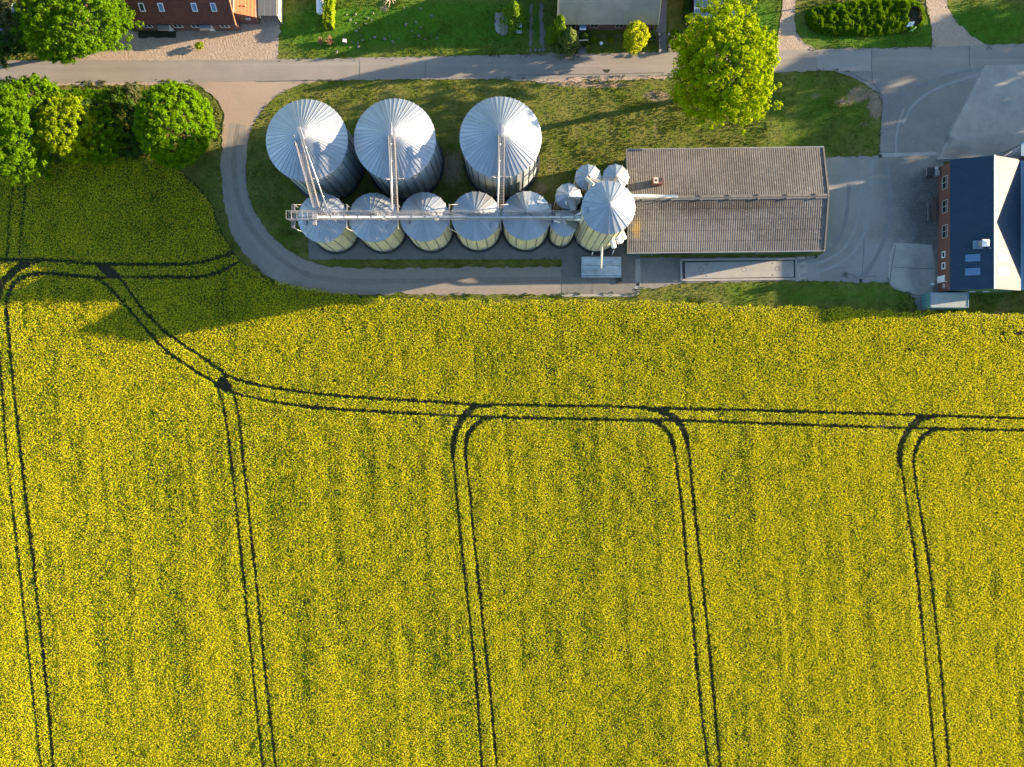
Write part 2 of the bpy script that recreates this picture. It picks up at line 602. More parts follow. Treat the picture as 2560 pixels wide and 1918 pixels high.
# ------------------------------------------------------------------ the ground
big = MB()
big.poly([(-1500, -1500, -.25), (1500, -1500, -.25), (1500, 1500, -.25), (-1500, 1500, -.25)])
far = big.build('terrain', surf('far land', (.10, .12, .03), (.16, .15, .05), .02, rough=.95, big=(.07, .09, .03, .7), bigscale=.01))
tag(far, kind='structure')

FIELD_Z = 1.25
field_edge = [(-60, 432), (40, 424), (98, 413), (203, 394), (326, 389), (398, 398), (434, 420), (471, 445), (507, 481), (529, 518),
              (543, 568), (576, 626), (594, 648), (616, 666), (670, 699), (700, 708), (810, 727), (926, 744), (1157, 752),
              (1389, 750), (1643, 752), (1851, 764), (2013, 766), (2132, 772), (2298, 779), (2560, 786), (2640, 789)]
FE = smooth_line([P(x, y, 1.0)[:2] for x, y in field_edge], 1)
field_poly = FE + [(96, -72), (-96, -72)]

# grass ground with worn, lush and dry places as numbers on its vertices
def ground():
    x0, x1, y0, y1, st = -110, 110, -84, 96, .6
    xs = np.arange(x0, x1 + st, st)
    ys = np.arange(y0, y1 + st, st)
    X, Y = np.meshgrid(xs, ys, indexing='ij')
    nx, ny = X.shape
    x, y = X.ravel(), Y.ravel()
    z = (vnoise(x, y, 2.2, 3) - .5) * .05 + (vnoise(x, y, .9, 4) - .5) * .03 - .05
    me = bpy.data.meshes.new('ground')
    co = np.stack([x, y, z], 1).astype(np.float32)
    idx = np.arange(nx * ny).reshape(nx, ny)
    f = np.stack([idx[:-1, :-1], idx[1:, :-1], idx[1:, 1:], idx[:-1, 1:]], -1).reshape(-1, 4)
    me.vertices.add(len(co))
    me.vertices.foreach_set('co', co.ravel())
    me.loops.add(f.size)
    me.loops.foreach_set('vertex_index', f.ravel().astype(np.int32))
    me.polygons.add(len(f))
    me.polygons.foreach_set('loop_start', np.arange(0, f.size, 4, dtype=np.int32))
    px, py = x * 1850 / 120 + 1280, 959 - y * 1850 / 120

    def spot(cx, cy, rx, ry, p=1.0):
        return np.clip(p * (1.3 - np.sqrt(((px - cx) / rx) ** 2 + ((py - cy) / ry) ** 2)), 0, 1)
    dirt = np.zeros(len(x))
    for s in ((1420, 205, 90, 18, .9), (1500, 212, 130, 12, .9), (1640, 240, 50, 22, .9), (1130, 420, 60, 80, .75), (905, 520, 60, 50, .8),
              (1045, 500, 70, 70, .8), (1350, 470, 45, 45, .6), (1375, 400, 25, 120, .5), (1180, 330, 50, 60, .5), (2150, 235, 50, 30, .9),
              (2190, 260, 30, 60, .95), (2110, 255, 50, 20, .65), (2040, 240, 30, 20, .6), (520, 300, 40, 60, .3), (560, 420, 20, 60, .5),
              (300, 207, 200, 10, .8), (730, 450, 60, 120, .35), (700, 560, 40, 60, .35), (1640, 330, 12, 90, .6), (2280, 50, 30, 30, .7),
              (2160, 310, 50, 20, .5), (1700, 205, 80, 12, .6), (960, 22, 22, 14, .8), (1495, 672, 10, 4, .3)):
        dirt = np.maximum(dirt, spot(*s))
    lush = np.clip(spot(1100, 60, 320, 75, 1.4) + spot(800, 80, 160, 70) + spot(2200, 80, 260, 60, 1.2) + spot(2480, 60, 130, 60, 1.3)
                   + spot(1900, 60, 60, 90, 1.2) + spot(2040, 290, 180, 100, .5) + spot(2150, 735, 400, 30, .5), 0, 1)
    for nm, a in (('dirt', dirt), ('lush', lush)):
        at = me.attributes.new(nm, 'FLOAT', 'POINT')
        at.data.foreach_set('value', a.astype(np.float32))
    m, t, b = new_mat('grass ground')
    v = pos(t)
    n1 = noise(t, v, 1.6, 5, .7)
    n2 = noise(t, v, .23, 5, .65, .5)
    n3 = noise(t, v, 5.5, 4, .7)
    dry = mixc(t, ramp(t, n1, .3, .7), (.105, .118, .022), (.195, .18, .055))
    gre = mixc(t, ramp(t, n1, .3, .7), (.055, .095, .010), (.115, .15, .018))
    base = mixc(t, ramp(t, n2, .4, .62), dry, gre)
    al = N(t, 'ShaderNodeAttribute', attribute_name='lush')
    lu = mixc(t, ramp(t, n1, .3, .7), (.035, .115, .008), (.075, .17, .012))
    base = mixc(t, al.outputs['Fac'], base, lu)
    base = mixc(t, mul(t, ramp(t, n3, .5, .75), .55), base, (.03, .045, .01))
    ad = N(t, 'ShaderNodeAttribute', attribute_name='dirt')
    s = N(t, 'ShaderNodeMath', operation='ADD')
    t.links.new(noise(t, v, .9, 6, .75), s.inputs[0])
    t.links.new(ad.outputs['Fac'], s.inputs[1])
    so = mixc(t, ramp(t, n3, .3, .7), (.30, .23, .155), (.20, .155, .11))
    base = mixc(t, ramp(t, s.outputs[0], 1.0, 1.25), base, so)
    t.links.new(base, b.inputs['Base Color'])
    b.inputs['Roughness'].default_value = .95
    b.inputs['Specular IOR Level'].default_value = .1
    bn = N(t, 'ShaderNodeBump')
    bn.inputs['Distance'].default_value = .10
    t.links.new(noise(t, v, 3.4, 6, .75), bn.inputs['Height'])
    t.links.new(bn.outputs[0], b.inputs['Normal'])
    me.materials.append(m)
    me.polygons.foreach_set('use_smooth', [True] * len(f))
    me.update(calc_edges=True)
    o = bpy.data.objects.new('ground', me)
    COL.objects.link(o)
    tag(o, kind='structure')


ground()

hard = []      # outlines where no grass grows


def hsheet(*a, **k):
    o, pts = sheet(*a, **k)
    hard.append(pts)
    return o


fs = MB()
fs.poly([Vector((x, y, .005)) for x, y in field_poly])
fso = fs.build('field_soil', M['soil'])
if fso.data.polygons[0].normal.z < 0:
    fso.data.flip_normals()
tag(fso, kind='structure')

hsheet('forecourt', [(180, 156), (300, 152), (700, 152), (692, 143), (697, 100), (703, 49), (706, -30), (610, -30), (600, 60), (470, 76), (180, 78)], .010, M['gravel'], .10, 3)
hsheet('driveway', [(1958, -40), (1957, 0), (1950, 60), (1945, 100), (1940, 128), (1936, 134), (2046, 134), (2036, 122), (2006, 104), (1990, 80), (1985, 50), (1991, 0), (1992, -40)], .010, M['gravel'], .10, 4)
hsheet('driveway', [(2310, -40), (2316, 0), (2323, 40), (2329, 80), (2331, 108), (2324, 124), (2480, 122), (2455, 106), (2419, 80), (2383, 45), (2368, 10), (2358, -40)], .012, M['gravel'], .10, 5)
hsheet('loop_track', [(470, 198), (482, 208), (505, 218), (527, 234), (545, 252), (555, 275), (561, 293), (556, 330), (553, 382), (552, 430), (555, 463), (562, 520), (578, 585),
                      (610, 635), (652, 679), (695, 705), (742, 722), (800, 732), (879, 738), (1041, 736), (1200, 736), (1408, 738), (1408, 668), (1200, 668), (1000, 671), (860, 669), (810, 663),
                      (760, 648), (725, 628), (690, 600), (655, 560), (632, 520), (617, 465), (614, 420), (618, 360), (628, 325), (645, 296), (662, 270),
                      (684, 247), (712, 228), (745, 214), (800, 203), (760, 190)], .008, M['loop'], .13, 6)
hsheet('main_road', [(-60, 153), (0, 152), (300, 151), (700, 149), (850, 146), (1000, 143), (1200, 139), (1500, 134), (1700, 129), (1950, 127), (2100, 122), (2320, 118),
                     (2560, 109), (2640, 106), (2640, 166), (2560, 166), (2200, 180), (2060, 176), (1940, 182), (1700, 189), (1590, 191), (1300, 197), (1150, 198),
                     (900, 200), (700, 203), (480, 205), (300, 206), (100, 207), (-60, 209)], .024, M['road'], .07, 7)
hsheet('yard', [(2060, 172), (2120, 190), (2160, 208), (2195, 232), (2206, 258), (2203, 300), (2200, 345), (2198, 388), (2120, 391), (2066, 393),
                (2060, 420), (2060, 630), (2040, 642), (1590, 645), (1590, 722), (1640, 722), (1710, 707), (1800, 706), (2000, 702), (2150, 706), (2222, 706), (2235, 722), (2270, 735),
                (2286, 745), (2292, 775), (2306, 776), (2360, 776), (2365, 735), (2360, 390), (2475, 162), (2300, 166)], .016, M['yard'], .09, 8)
hsheet('concrete_apron', [(2462, 163), (2640, 160), (2640, 404), (2343, 404), (2342, 388), (2352, 372), (2381, 312), (2425, 228), (2452, 175)], .032, M['conc'], .03, 9)
hsheet('concrete_plinth', [(770, 598), (772, 649), (1408, 649), (1600, 647), (1600, 520), (1420, 470), (1400, 560), (772, 560)], .014, M['conc_dark'], .03, 10)
hsheet('loading_pad', [(1404, 640), (1593, 640), (1593, 735), (1404, 735)], .028, M['conc_dark'], .02, 11)
hsheet('pavement', [(2222, 640), (2236, 607), (2330, 612), (2334, 640), (2338, 690), (2330, 740), (2300, 738), (2240, 724), (2226, 712), (2221, 690)], .026, M['conc'], .03, 12)
hsheet('pavement', [(2050, 640), (2012, 642), (2018, 665), (2016, 702), (1990, 704), (1990, 643)], .022, M['conc'], .05, 13)
hsheet('garden_path', [(1647, 86), (1666, 86), (1668, 134), (1649, 134)], .018, M['slab'], .02, 14)
hsheet('garden_path', [(1444, 72), (1467, 72), (1464, 139), (1446, 139)], .018, M['slab'], .02, 15)
hsheet('side_path', [(1650, 30), (1664, -30), (1668, -30), (1665, 86), (1640, 80), (1646, 56)], .015, M['slab'], .03, 16)
hsheet('house_bed', [(346, 76), (440, 76), (440, 95), (346, 95)], .020, M['soil'], .05, 17)
hsheet('gravel_patch', [(1238, 32), (1262, 30), (1271, 60), (1270, 86), (1252, 90), (1236, 76)], .012, M['conc'], .18, 18, smooth=1)
hsheet('wheel_track', [(1325, 10), (1334, 10), (1333, 60), (1330, 118), (1322, 118)], .012, surf('worn track', (.15, .14, .11), (.10, .11, .06), 2, rough=.95), .12, 19)
hsheet('wheel_track', [(1349, 8), (1358, 8), (1360, 70), (1362, 126), (1352, 126), (1349, 60)], .012, M['conc_dark'], .12, 20)
hsheet('drain_strip', [(2198, 384), (2342, 380), (2342, 388), (2198, 393)], .036, M['conc_light'], .02, 21)
hsheet('drain_strip', [(1588, 648), (1600, 648), (1602, 722), (1588, 724)], .036, M['conc'], .02, 22)
hsheet('pavement', [(1404, 735), (1590, 735), (1590, 724), (1601, 724), (1596, 737), (1580, 742), (1404, 742)], .020, M['conc_light'], .04, 23)
hsheet('road_patch', [(2040, 134), (2180, 122), (2178, 178), (2100, 178), (2045, 176)], .030, surf('newer asphalt', (.22, .21, .195), (.25, .24, .22), .5, rough=.85, bump=.01), .03, 24)


hsheet('verge', [(-20, 206), (200, 206), (420, 204), (520, 204), (500, 212), (420, 211), (300, 213), (150, 214), (-20, 216)], .006, M['gravel'], .14, 31)
hsheet('verge', [(1260, 195), (1420, 193), (1590, 189), (1690, 187), (1700, 194), (1620, 199), (1480, 203), (1360, 208), (1290, 203)], .006, M['gravel'], .16, 32)
hsheet('verge', [(1220, 141), (1330, 134), (1400, 133), (1390, 138), (1300, 143)], .006, M['gravel'], .14, 33)


def lane(px, offs, w, z, mat, seed):
    """a worn wheel lane along the track"""
    pts = smooth_line([P(*q)[:2] for q in px], 2)
    rr = random.Random(seed)
    a, b = [], []
    for i, p in enumerate(pts):
        q0, q1 = Vector(pts[max(i - 1, 0)]), Vector(pts[min(i + 1, len(pts) - 1)])
        d = (q1 - q0).normalized()
        nn = Vector((-d.y, d.x))
        c = Vector(p) + nn * offs
        k = w * (.5 + rr.uniform(-.12, .12))
        a.append(Vector((*(c + nn * k), z)))
        b.append(Vector((*(c - nn * k), z)))
    mb = MB()
    n = len(a)
    mb.add(a + b, [(i, i + 1, n + i + 1, n + i) for i in range(n - 1)])
    o = mb.build('wheel_lane', mat)
    if o.data.polygons[0].normal.z < 0:
        o.data.flip_normals()
    tag(o, kind='structure')


M['lane_light'] = surf('worn lane', (.235, .21, .178), (.205, .182, .152), .9, .3, .7, .9, speck=(.33, .31, .29, .5, 4), bump=.02, bscale=5)
M['lane_dark'] = surf('damp lane', (.155, .138, .115), (.20, .176, .145), .7, .3, .7, .9, speck=(.10, .09, .085, .5, 2), bump=.02, bscale=5)
LP = [(596, 310), (590, 345), (586, 380), (584, 440), (600, 520), (640, 590), (700, 650), (770, 690), (860, 704), (1000, 703), (1200, 701), (1400, 700)]
for of, w, mt in ((.95, .75, 'lane_light'), (-.95, .75, 'lane_light'), (0, .8, 'lane_dark')):
    lane(LP, of, w, .013 + .002 * abs(of), M[mt], int(of * 10) + 50)

M['crack'] = plain('crack filler', (.10, .098, .095), .9)
M['arc'] = surf('tyre polished asphalt', (.235, .235, .23), (.20, .202, .20), .8, .3, .7, .85, bump=.01)
M['arc_dark'] = surf('tyre darkened asphalt', (.14, .142, .145), (.17, .17, .17), .8, .3, .7, .85, bump=.01)
for px, w, mt, sd in (([(2000, 690), (2080, 672), (2140, 630), (2170, 560), (2176, 470), (2180, 400)], .5, 'arc', 1), ([(2000, 668), (2070, 652), (2120, 615), (2146, 550), (2152, 470), (2156, 400)], .45, 'arc', 2),
                      ([(1990, 655), (2060, 640), (2100, 600), (2118, 540), (2122, 460)], .5, 'arc_dark', 3), ([(2215, 400), (2225, 470), (2225, 560), (2190, 650), (2150, 700)], .7, 'arc_dark', 4),
                      ([(2230, 300), (2260, 240), (2330, 200), (2430, 175)], .5, 'arc_dark', 5), ([(2255, 310), (2285, 255), (2350, 215), (2450, 185)], .45, 'arc', 6),
                      ([(2240, 395), (2240, 330), (2260, 270)], .4, 'arc', 7)):
    lane(px, 0, w, .030 + sd * .0006, M[mt], sd)
for px, w, sd in (([(2109, 678), (2118, 684), (2126, 684), (2136, 692), (2150, 700)], .09, 1), ([(2152, 701), (2162, 693), (2178, 690), (2190, 692)], .08, 2),
                  ([(2160, 600), (2158, 650), (2155, 690)], .07, 3), ([(2236, 668), (2280, 671), (2336, 672)], .10, 4), ([(2239, 612), (2230, 660), (2224, 705)], .10, 5),
                  ([(2179, 121), (2179, 150), (2178, 178)], .10, 6), ([(2423, 112), (2423, 140), (2424, 166)], .10, 7), ([(2115, 177), (2135, 186), (2150, 197), (2180, 206), (2196, 224), (2207, 246), (2203, 300)], .10, 8),
                  ([(640, 204), (700, 203), (760, 201), (860, 201)], .12, 9), ([(1290, 188), (1400, 187), (1560, 185), (1660, 182)], .10, 10), ([(1064, 155), (1063, 195)], .06, 11), ([(900, 152), (899, 196)], .06, 12),
                  ([(2460, 165), (2428, 226), (2384, 312), (2354, 372), (2346, 392)], .10, 13), ([(2180, 180), (2181, 205)], .12, 14), ([(1480, 642), (1481, 735)], .05, 15), ([(1405, 690), (1592, 692)], .05, 16)):
    lane(px, 0, w, .0385 + sd * .0004, M['crack'], 70 + sd)

# ------------------------------------------------------------------ the rape field
TL = [  # wheel tracks of the tramlines, each with its width
    ([(0, 870), (6, 961), (18, 1115), (40, 1318), (58, 1478), (83, 1717), (104, 1908), (106, 1940)], .62),
    ([(232, 693), (181, 688), (109, 682), (70, 686), (48, 697), (30, 716), (20, 742), (18, 778), (24, 833), (29, 887), (36, 974), (46, 1054), (65, 1232), (86, 1404), (108, 1607), (123, 1760), (135, 1908), (138, 1940)], .8),
    ([(-10, 722), (0, 714), (22, 688), (47, 666), (72, 652)], 1.35),
    ([(-10, 880), (-8, 790), (2, 722), (22, 690)], 1.1),
    ([(-20, 651), (0, 651), (72, 650), (145, 651), (217, 659), (253, 662), (308, 661), (362, 662), (471, 662), (525, 652), (579, 633)], .85),
    ([(230, 693), (265, 694), (308, 693), (362, 693), (434, 694), (507, 693), (561, 677), (596, 655)], .75),
    ([(225, 660), (262, 664), (290, 685), (311, 706), (337, 746), (369, 785), (398, 815), (427, 840), (471, 869), (507, 894), (540, 916), (561, 934), (590, 948), (639, 961), (694, 972), (868, 993), (1041, 1002), (1109, 1006), (1174, 1011),
      (1253, 1012), (1398, 1014), (1543, 1017), (1616, 1020), (1677, 1022), (1800, 1024), (1900, 1026), (2081, 1031), (2291, 1038), (2371, 1040), (2560, 1046), (2640, 1049)], .72),
    ([(150, 688), (232, 693), (261, 706), (280, 724), (300, 746), (326, 775), (362, 818), (398, 858), (434, 891), (489, 927), (536, 956), (550, 966), (590, 985), (651, 998), (700, 1008), (810, 1021), (984, 1032), (1138, 1039),
      (1217, 1042), (1362, 1046), (1543, 1050), (1670, 1050), (1800, 1055), (1900, 1058), (2081, 1064), (2255, 1070), (2560, 1076), (2640, 1079)], .72),
    ([(525, 946), (541, 961), (559, 1004), (571, 1084), (590, 1244), (608, 1422), (627, 1607), (645, 1791), (659, 1914), (662, 1940)], .66),
    ([(556, 930), (570, 955), (590, 992), (602, 1066), (617, 1219), (639, 1422), (657, 1607), (676, 1791), (691, 1914), (694, 1940)], .66),
    ([(1230, 1014), (1188, 1018), (1160, 1040), (1140, 1070), (1133, 1100), (1132, 1139), (1138, 1193), (1143, 1248), (1152, 1338), (1161, 1429), (1174, 1537), (1192, 1712), (1204, 1898), (1207, 1940)], .66),
    ([(1250, 1043), (1217, 1044), (1188, 1058), (1167, 1085), (1163, 1121), (1168, 1175), (1177, 1248), (1183, 1320), (1192, 1411), (1205, 1534), (1227, 1736), (1242, 1918), (1245, 1940)], .68),
    ([(1590, 1048), (1626, 1052), (1658, 1069), (1677, 1096), (1688, 1139), (1693, 1193), (1704, 1266), (1713, 1375), (1721, 1465), (1731, 1537), (1747, 1736), (1771, 1918), (1774, 1940)], .68),
    ([(1590, 1018), (1640, 1025), (1672, 1038), (1699, 1060), (1715, 1096), (1722, 1139), (1728, 1212), (1737, 1284), (1744, 1356), (1755, 1447), (1764, 1537), (1788, 1794), (1800, 1918), (1803, 1940)], .68),
    ([(2330, 1040), (2300, 1045), (2272, 1066), (2253, 1100), (2246, 1142), (2255, 1189), (2262, 1243), (2269, 1294), (2286, 1389), (2303, 1562), (2320, 1736), (2336, 1918), (2339, 1940)], .68),
    ([(2350, 1072), (2325, 1075), (2300, 1093), (2282, 1127), (2282, 1171), (2289, 1218), (2298, 1279), (2318, 1389), (2338, 1562), (2355, 1736), (2370, 1918), (2372, 1940)], .66),
    ([(1232, 1013), (1200, 1014), (1175, 1022), (1152, 1048), (1137, 1086), (1131, 1122), (1132, 1150)], 1.75),
    ([(1250, 1043), (1222, 1044), (1196, 1054), (1172, 1080), (1164, 1112), (1163, 1140)], 1.35),
    ([(1610, 1049), (1640, 1056), (1664, 1073), (1681, 1100), (1688, 1130)], 1.15),
    ([(1600, 1019), (1645, 1025), (1676, 1038), (1702, 1062), (1716, 1096), (1720, 1130)], 1.7),
    ([(2345, 1040), (2312, 1042), (2288, 1053), (2266, 1076), (2250, 1108), (2246, 1145), (2250, 1170)], 1.8),
    ([(2350, 1073), (2325, 1076), (2298, 1096), (2282, 1128), (2281, 1168)], 1.2),
    ([(-10, 728), (8, 706), (28, 686), (54, 666), (86, 652), (110, 650)], 2.1),
    ([(20, 745), (30, 718), (48, 697), (75, 688), (110, 683)], 1.3),
    ([(42, 425), (40, 442), (33, 481), (24, 554), (20, 648)], .36),
    ([(74, 418), (72, 434), (65, 489), (56, 561), (51, 640)], .4),
]
BARE = [  # trampled corners where the tracks meet
    [(236, 657), (275, 660), (314, 702), (268, 697)],
    [(540, 952), (560, 938), (580, 970), (566, 986), (548, 970)],
]


def rape():
    pitch = .19
    xs = np.arange(-93, 93, pitch)
    ys = np.arange(-68, 40, pitch)
    X, Y = np.meshgrid(xs, ys)
    x, y = X.ravel(), Y.ravel()
    x = x + RNG.uniform(-.5, .5, len(x)) * pitch * 1.1
    y = y + RNG.uniform(-.5, .5, len(y)) * pitch * 1.1
    jag = (vnoise(x, y, .8, 21) - .5) * 1.0
    k = inside(x, y + jag * .6, field_poly)
    x, y = x[k], y[k]
    edge = seg_dist(x, y, FE)
    dmin = np.full(len(x), 1e9)
    for line, w in TL:
        ln = smooth_line([P(a, b, .9)[:2] for a, b in line], 2)
        if w > 1.1:          # trampled bends: widest in the middle, running out at both ends
            m = len(ln) - 1
            for j in range(m):
                wj = .5 + (w - .5) * math.sin(math.pi * (j + .5) / m) ** .8
                dmin = np.minimum(dmin, seg_dist(x, y, ln[j:j + 2]) - wj * .31 - .03)
        else:
            dmin = np.minimum(dmin, seg_dist(x, y, ln) - w * .31 - .03)
    keep = dmin > RNG.uniform(-.07, .07, len(x)) + (vnoise(x, y, .6, 33) - .5) * .16 + (vnoise(x, y, 5, 34) - .5) * .14
    stray = RNG.random(len(x)) < .10
    keep |= stray
    for b in BARE:
        bp = smooth_line([P(a, c, .9)[:2] for a, c in b + [b[0]]], 1)
        keep &= ~inside(x, y, bp)
    # thin places: along the right headland, and a few gaps
    px, py = x * 1850 / 119 + 1280, 959 - y * 1850 / 119
    bald = vnoise(x, y, 1.1, 41) * np.clip((px - 2250) / 200, 0, 1) * np.clip(1 - np.abs(py - 830) / 45, 0, 1)
    keep &= bald < RNG.uniform(.42, .85, len(x))
    gap = vnoise(x * 1.6, y * .8, 1.3, 42)
    keep &= ~((gap > .93) & (RNG.random(len(x)) < .35))
    x, y, edge, dmin = x[keep], y[keep], edge[keep], dmin[keep]
    n = len(x)
    # drill rows run slightly turned; vigour varies in long bands and patches
    a = R(4.0)
    u = x * math.cos(a) + y * math.sin(a) * 1.0
    w = -x * math.sin(a) + y * math.cos(a)
    bands = vnoise(u, w / 16, 1.0, 51) * .5 + vnoise(u, w / 9, 2.6, 52) * .5
    patch = vnoise(x, y, 11, 53) * .3 + vnoise(x, y, 1.3, 54) * .7
    vig = .5 + (bands - .5) * (.22 + .45 * np.clip((2 - y) / 12, 0, 1)) + (patch - .5) * .55
    vig = np.clip(vig + np.clip((x - 20) / 200, 0, .2) - .05, 0, 1)
    # along the outer margin the crop is lower and greener
    marg = np.clip(edge / 1.6, 0, 1)
    low = np.where(dmin < -.02, RNG.uniform(.2, .55, n), 1.0)
    h = low * FIELD_Z * (.78 + .22 * marg) + (vig - .5) * .22 + RNG.normal(0, .05, n)
    bloom = np.where(dmin < -.02, .15, np.clip(.18 + 1.15 * vig, .12, 1.0))
    V, MI, VA = [], [], []

    def tris(c, nrm, size):
        nrm = unit(nrm)
        r = unit(RNG.normal(size=nrm.shape))
        p = unit(np.cross(nrm, r))
        q = np.cross(nrm, p)
        s = size.reshape(-1, 1)
        return np.stack([c + p * s, c + (-.5 * p + .87 * q) * s, c + (-.5 * p - .87 * q) * s], 1).reshape(-1, 3)

    base = np.stack([x, y, np.zeros(n)], 1)
    for i in range(7):      # blossom heads
        k = RNG.random(n) < bloom
        m = k.sum()
        c = base[k].copy()
        c[:, :2] += RNG.normal(0, .09, (m, 2))
        c[:, 2] = h[k] + RNG.uniform(-.17, .08, m)
        nr = RNG.normal(0, .62, (m, 3))
        nr[:, 2] = np.abs(nr[:, 2]) + .12
        V.append(tris(c, nr, RNG.uniform(.032, .062, m)))
        MI.append(np.zeros(m))
        VA.append(np.clip(RNG.normal(.5, .3, m), 0, 1))
    for i in range(3):      # leaves, stems and buds below
        c = base.copy()
        c[:, :2] += RNG.normal(0, .10, (n, 2))
        c[:, 2] = h * RNG.uniform(.55, .95, n)
        nr = RNG.normal(0, .7, (n, 3))
        nr[:, 2] = np.abs(nr[:, 2]) + .3
        V.append(tris(c, nr, RNG.uniform(.06, .125, n)))
        MI.append(np.ones(n))
        VA.append(np.clip(RNG.normal(.4, .3, n), 0, 1))
    o = np_mesh('rapeseed_field', np.concatenate(V), 3, [M['flower'], M['stalk']], np.concatenate(MI), np.concatenate(VA))
    tag(o, 'yellow flowering rapeseed crop with dark wheel tracks through it', 'rapeseed', kind='stuff')


rape()


# ------------------------------------------------------------------ short grass
def grass():
    n = 170000
    x = RNG.uniform(-84, 84, n)
    y = RNG.uniform(5, 64, n)
    k = ~inside(x, y, field_poly)
    for h in hard:
        k &= ~inside(x, y, h)
    for bb in ((17.7, 20.6, 49, 37), (68.7, 14.4, 81, 35.4), (7.4, 57, 23, 66), (-60.5, 57.1, -37, 66), (66, 12, 72.5, 14.5)):
        k &= ~((x > bb[0]) & (x < bb[2]) & (y > bb[1]) & (y < bb[3]))
    for cx, cy, r in ((-29.95, 35.5, 6.1), (-17.1, 35.65, 6.1), (-1.67, 35.9, 6.1)):
        k &= np.hypot(x - cx, y - cy) > r
    ex, ey = [], []
    for h in hard:
        for a, b in zip(h, h[1:] + h[:1]):
            L = math.hypot(b[0] - a[0], b[1] - a[1])
            m = int(L * 7)
            f = RNG.random(m)
            ex.append(a[0] + (b[0] - a[0]) * f + RNG.normal(0, .16, m))
            ey.append(a[1] + (b[1] - a[1]) * f + RNG.normal(0, .16, m))
    ex, ey = np.concatenate(ex), np.concatenate(ey)
    free = np.zeros(len(ex), bool)
    for dx, dy in ((.8, 0), (-.8, 0), (0, .8), (0, -.8)):
        q = ~inside(ex + dx, ey + dy, field_poly)
        for h in hard:
            q &= ~inside(ex + dx, ey + dy, h)
        free |= q
    free &= (np.abs(ex) < 86) & (ey < 64) & (vnoise(ex, ey, 1.1, 66) > .5)
    k = np.concatenate([k, free])
    x, y = np.concatenate([x, ex]), np.concatenate([y, ey])
    n = len(x)
    px, py = x * 1850 / 120 + 1280, 959 - y * 1850 / 120
    tall = vnoise(x, y, 1.6, 61) * .6 + vnoise(x, y, 6, 62) * .4
    k &= (RNG.random(n) < .25 + tall * .9)
    x, y, tall = x[k], y[k], tall[k]
    n = len(x)
    c = np.stack([x, y, np.full(n, .03)], 1)
    V, VA = [], []
    for i in range(2):
        a = RNG.uniform(0, 2 * math.pi, n)
        d = np.stack([np.cos(a), np.sin(a), np.zeros(n)], 1)
        s = (.05 + .08 * tall * RNG.uniform(.5, 1.3, n)).reshape(-1, 1)
        top = c + np.stack([RNG.normal(0, .05, n), RNG.normal(0, .05, n), (.05 + .13 * tall) * RNG.uniform(.6, 1.3, n)], 1)
        V.append(np.stack([c - d * s, c + d * s, top], 1).reshape(-1, 3))
        VA.append(np.clip(RNG.normal(.45, .3, n), 0, 1))
    o = np_mesh('grass', np.concatenate(V), 3, [M['grass']], None, np.concatenate(VA))
    tag(o, 'tufts of rough green grass on the verges and lawns', 'grass', kind='stuff')


grass()
# ------------------------------------------------------------------ trees and shrubs
def crown_leaves(c, rad, clumps, per, csize, leaf, shell=(.55, 1.0), lump=.22, seed=1, lowcut=-.75, flat=.8, spread=1.0):
    """leaf clumps spread through an uneven crown; returns quads and one number per leaf"""
    g = np.random.default_rng(seed)
    c = np.array(c)
    rad = np.array(rad)
    d = unit(g.normal(size=(clumps * 2, 3)))
    d = d[d[:, 2] > lowcut][:clumps]
    # lobes of the outline
    lob = unit(g.normal(size=(14, 3)))
    amp = g.uniform(-1, 1, 14)
    f = 1 + lump * (np.exp(6 * (d @ lob.T - 1)) * amp).sum(1) + g.normal(0, lump * .25, len(d))
    r = g.uniform(shell[0], shell[1], len(d)) ** .6
    cc = c + d * rad * (r * f)[:, None]
    cs = csize * g.uniform(.6, 1.35, len(d))
    V, VA = [], []
    n = len(d)
    for i in range(per):
        e = unit(g.normal(size=(n, 3)))
        e[:, 2] = np.abs(e[:, 2]) * 1.0 - .25
        p = cc + e * (cs * g.uniform(.35, 1.0, n))[:, None] * np.array([1, 1, flat]) * spread
        nr = e * .8 + g.normal(0, .5, (n, 3)) + np.array([0, 0, .35]) + d * .35
        s = leaf * g.uniform(.6, 1.3, n)
        V.append(leaf_quads(p, nr, s, .62))
        VA.append(np.clip(g.normal(.5, .27, n), 0, 1))
    return np.concatenate(V), np.concatenate(VA), cc


def trunk_mesh(parent, base, top, r, cc, limbs, seed=1):
    rr = random.Random(seed)
    base, top = Vector(base), Vector(top)
    mb = MB()
    mid = base.lerp(top, .5) + Vector((rr.uniform(-.2, .2), rr.uniform(-.2, .2), 0))
    mb.tube([base - Vector((0, 0, .1)), base + Vector((0, 0, .3)), base.lerp(mid, .8), mid, top], [r * 1.35, r * 1.0, r * .85, r * .75, r * .3], 9)
    for i in range(limbs):
        q = Vector(cc[rr.randrange(len(cc))])
        s = base.lerp(top, rr.uniform(.38, .85))
        m = s.lerp(q, .5) + Vector((rr.uniform(-.5, .5), rr.uniform(-.5, .5), rr.uniform(.0, .8)))
        mb.tube([s, m, q], [r * .36, r * .2, r * .06], 6)
    return mb.build('trunk', M['bark'], parent, smooth=True)


def tree(name, base, cz, rad, clumps, per, csize, leaf, mat, label, cat='tree', group=None, tr=.3, limbs=22, off=(0, 0), seed=1, **k):
    base = Vector(base)
    t = thing(name, base, label, cat, group)
    c = (base.x + off[0], base.y + off[1], cz)
    V, VA, cc = crown_leaves(c, rad, clumps, per, csize, leaf, seed=seed, **k)
    np_mesh('crown', V, 4, [mat], None, VA, t)
    if tr:
        trunk_mesh(t, base, (c[0], c[1], cz + rad[2] * .55), tr, cc, limbs, seed)
    return t


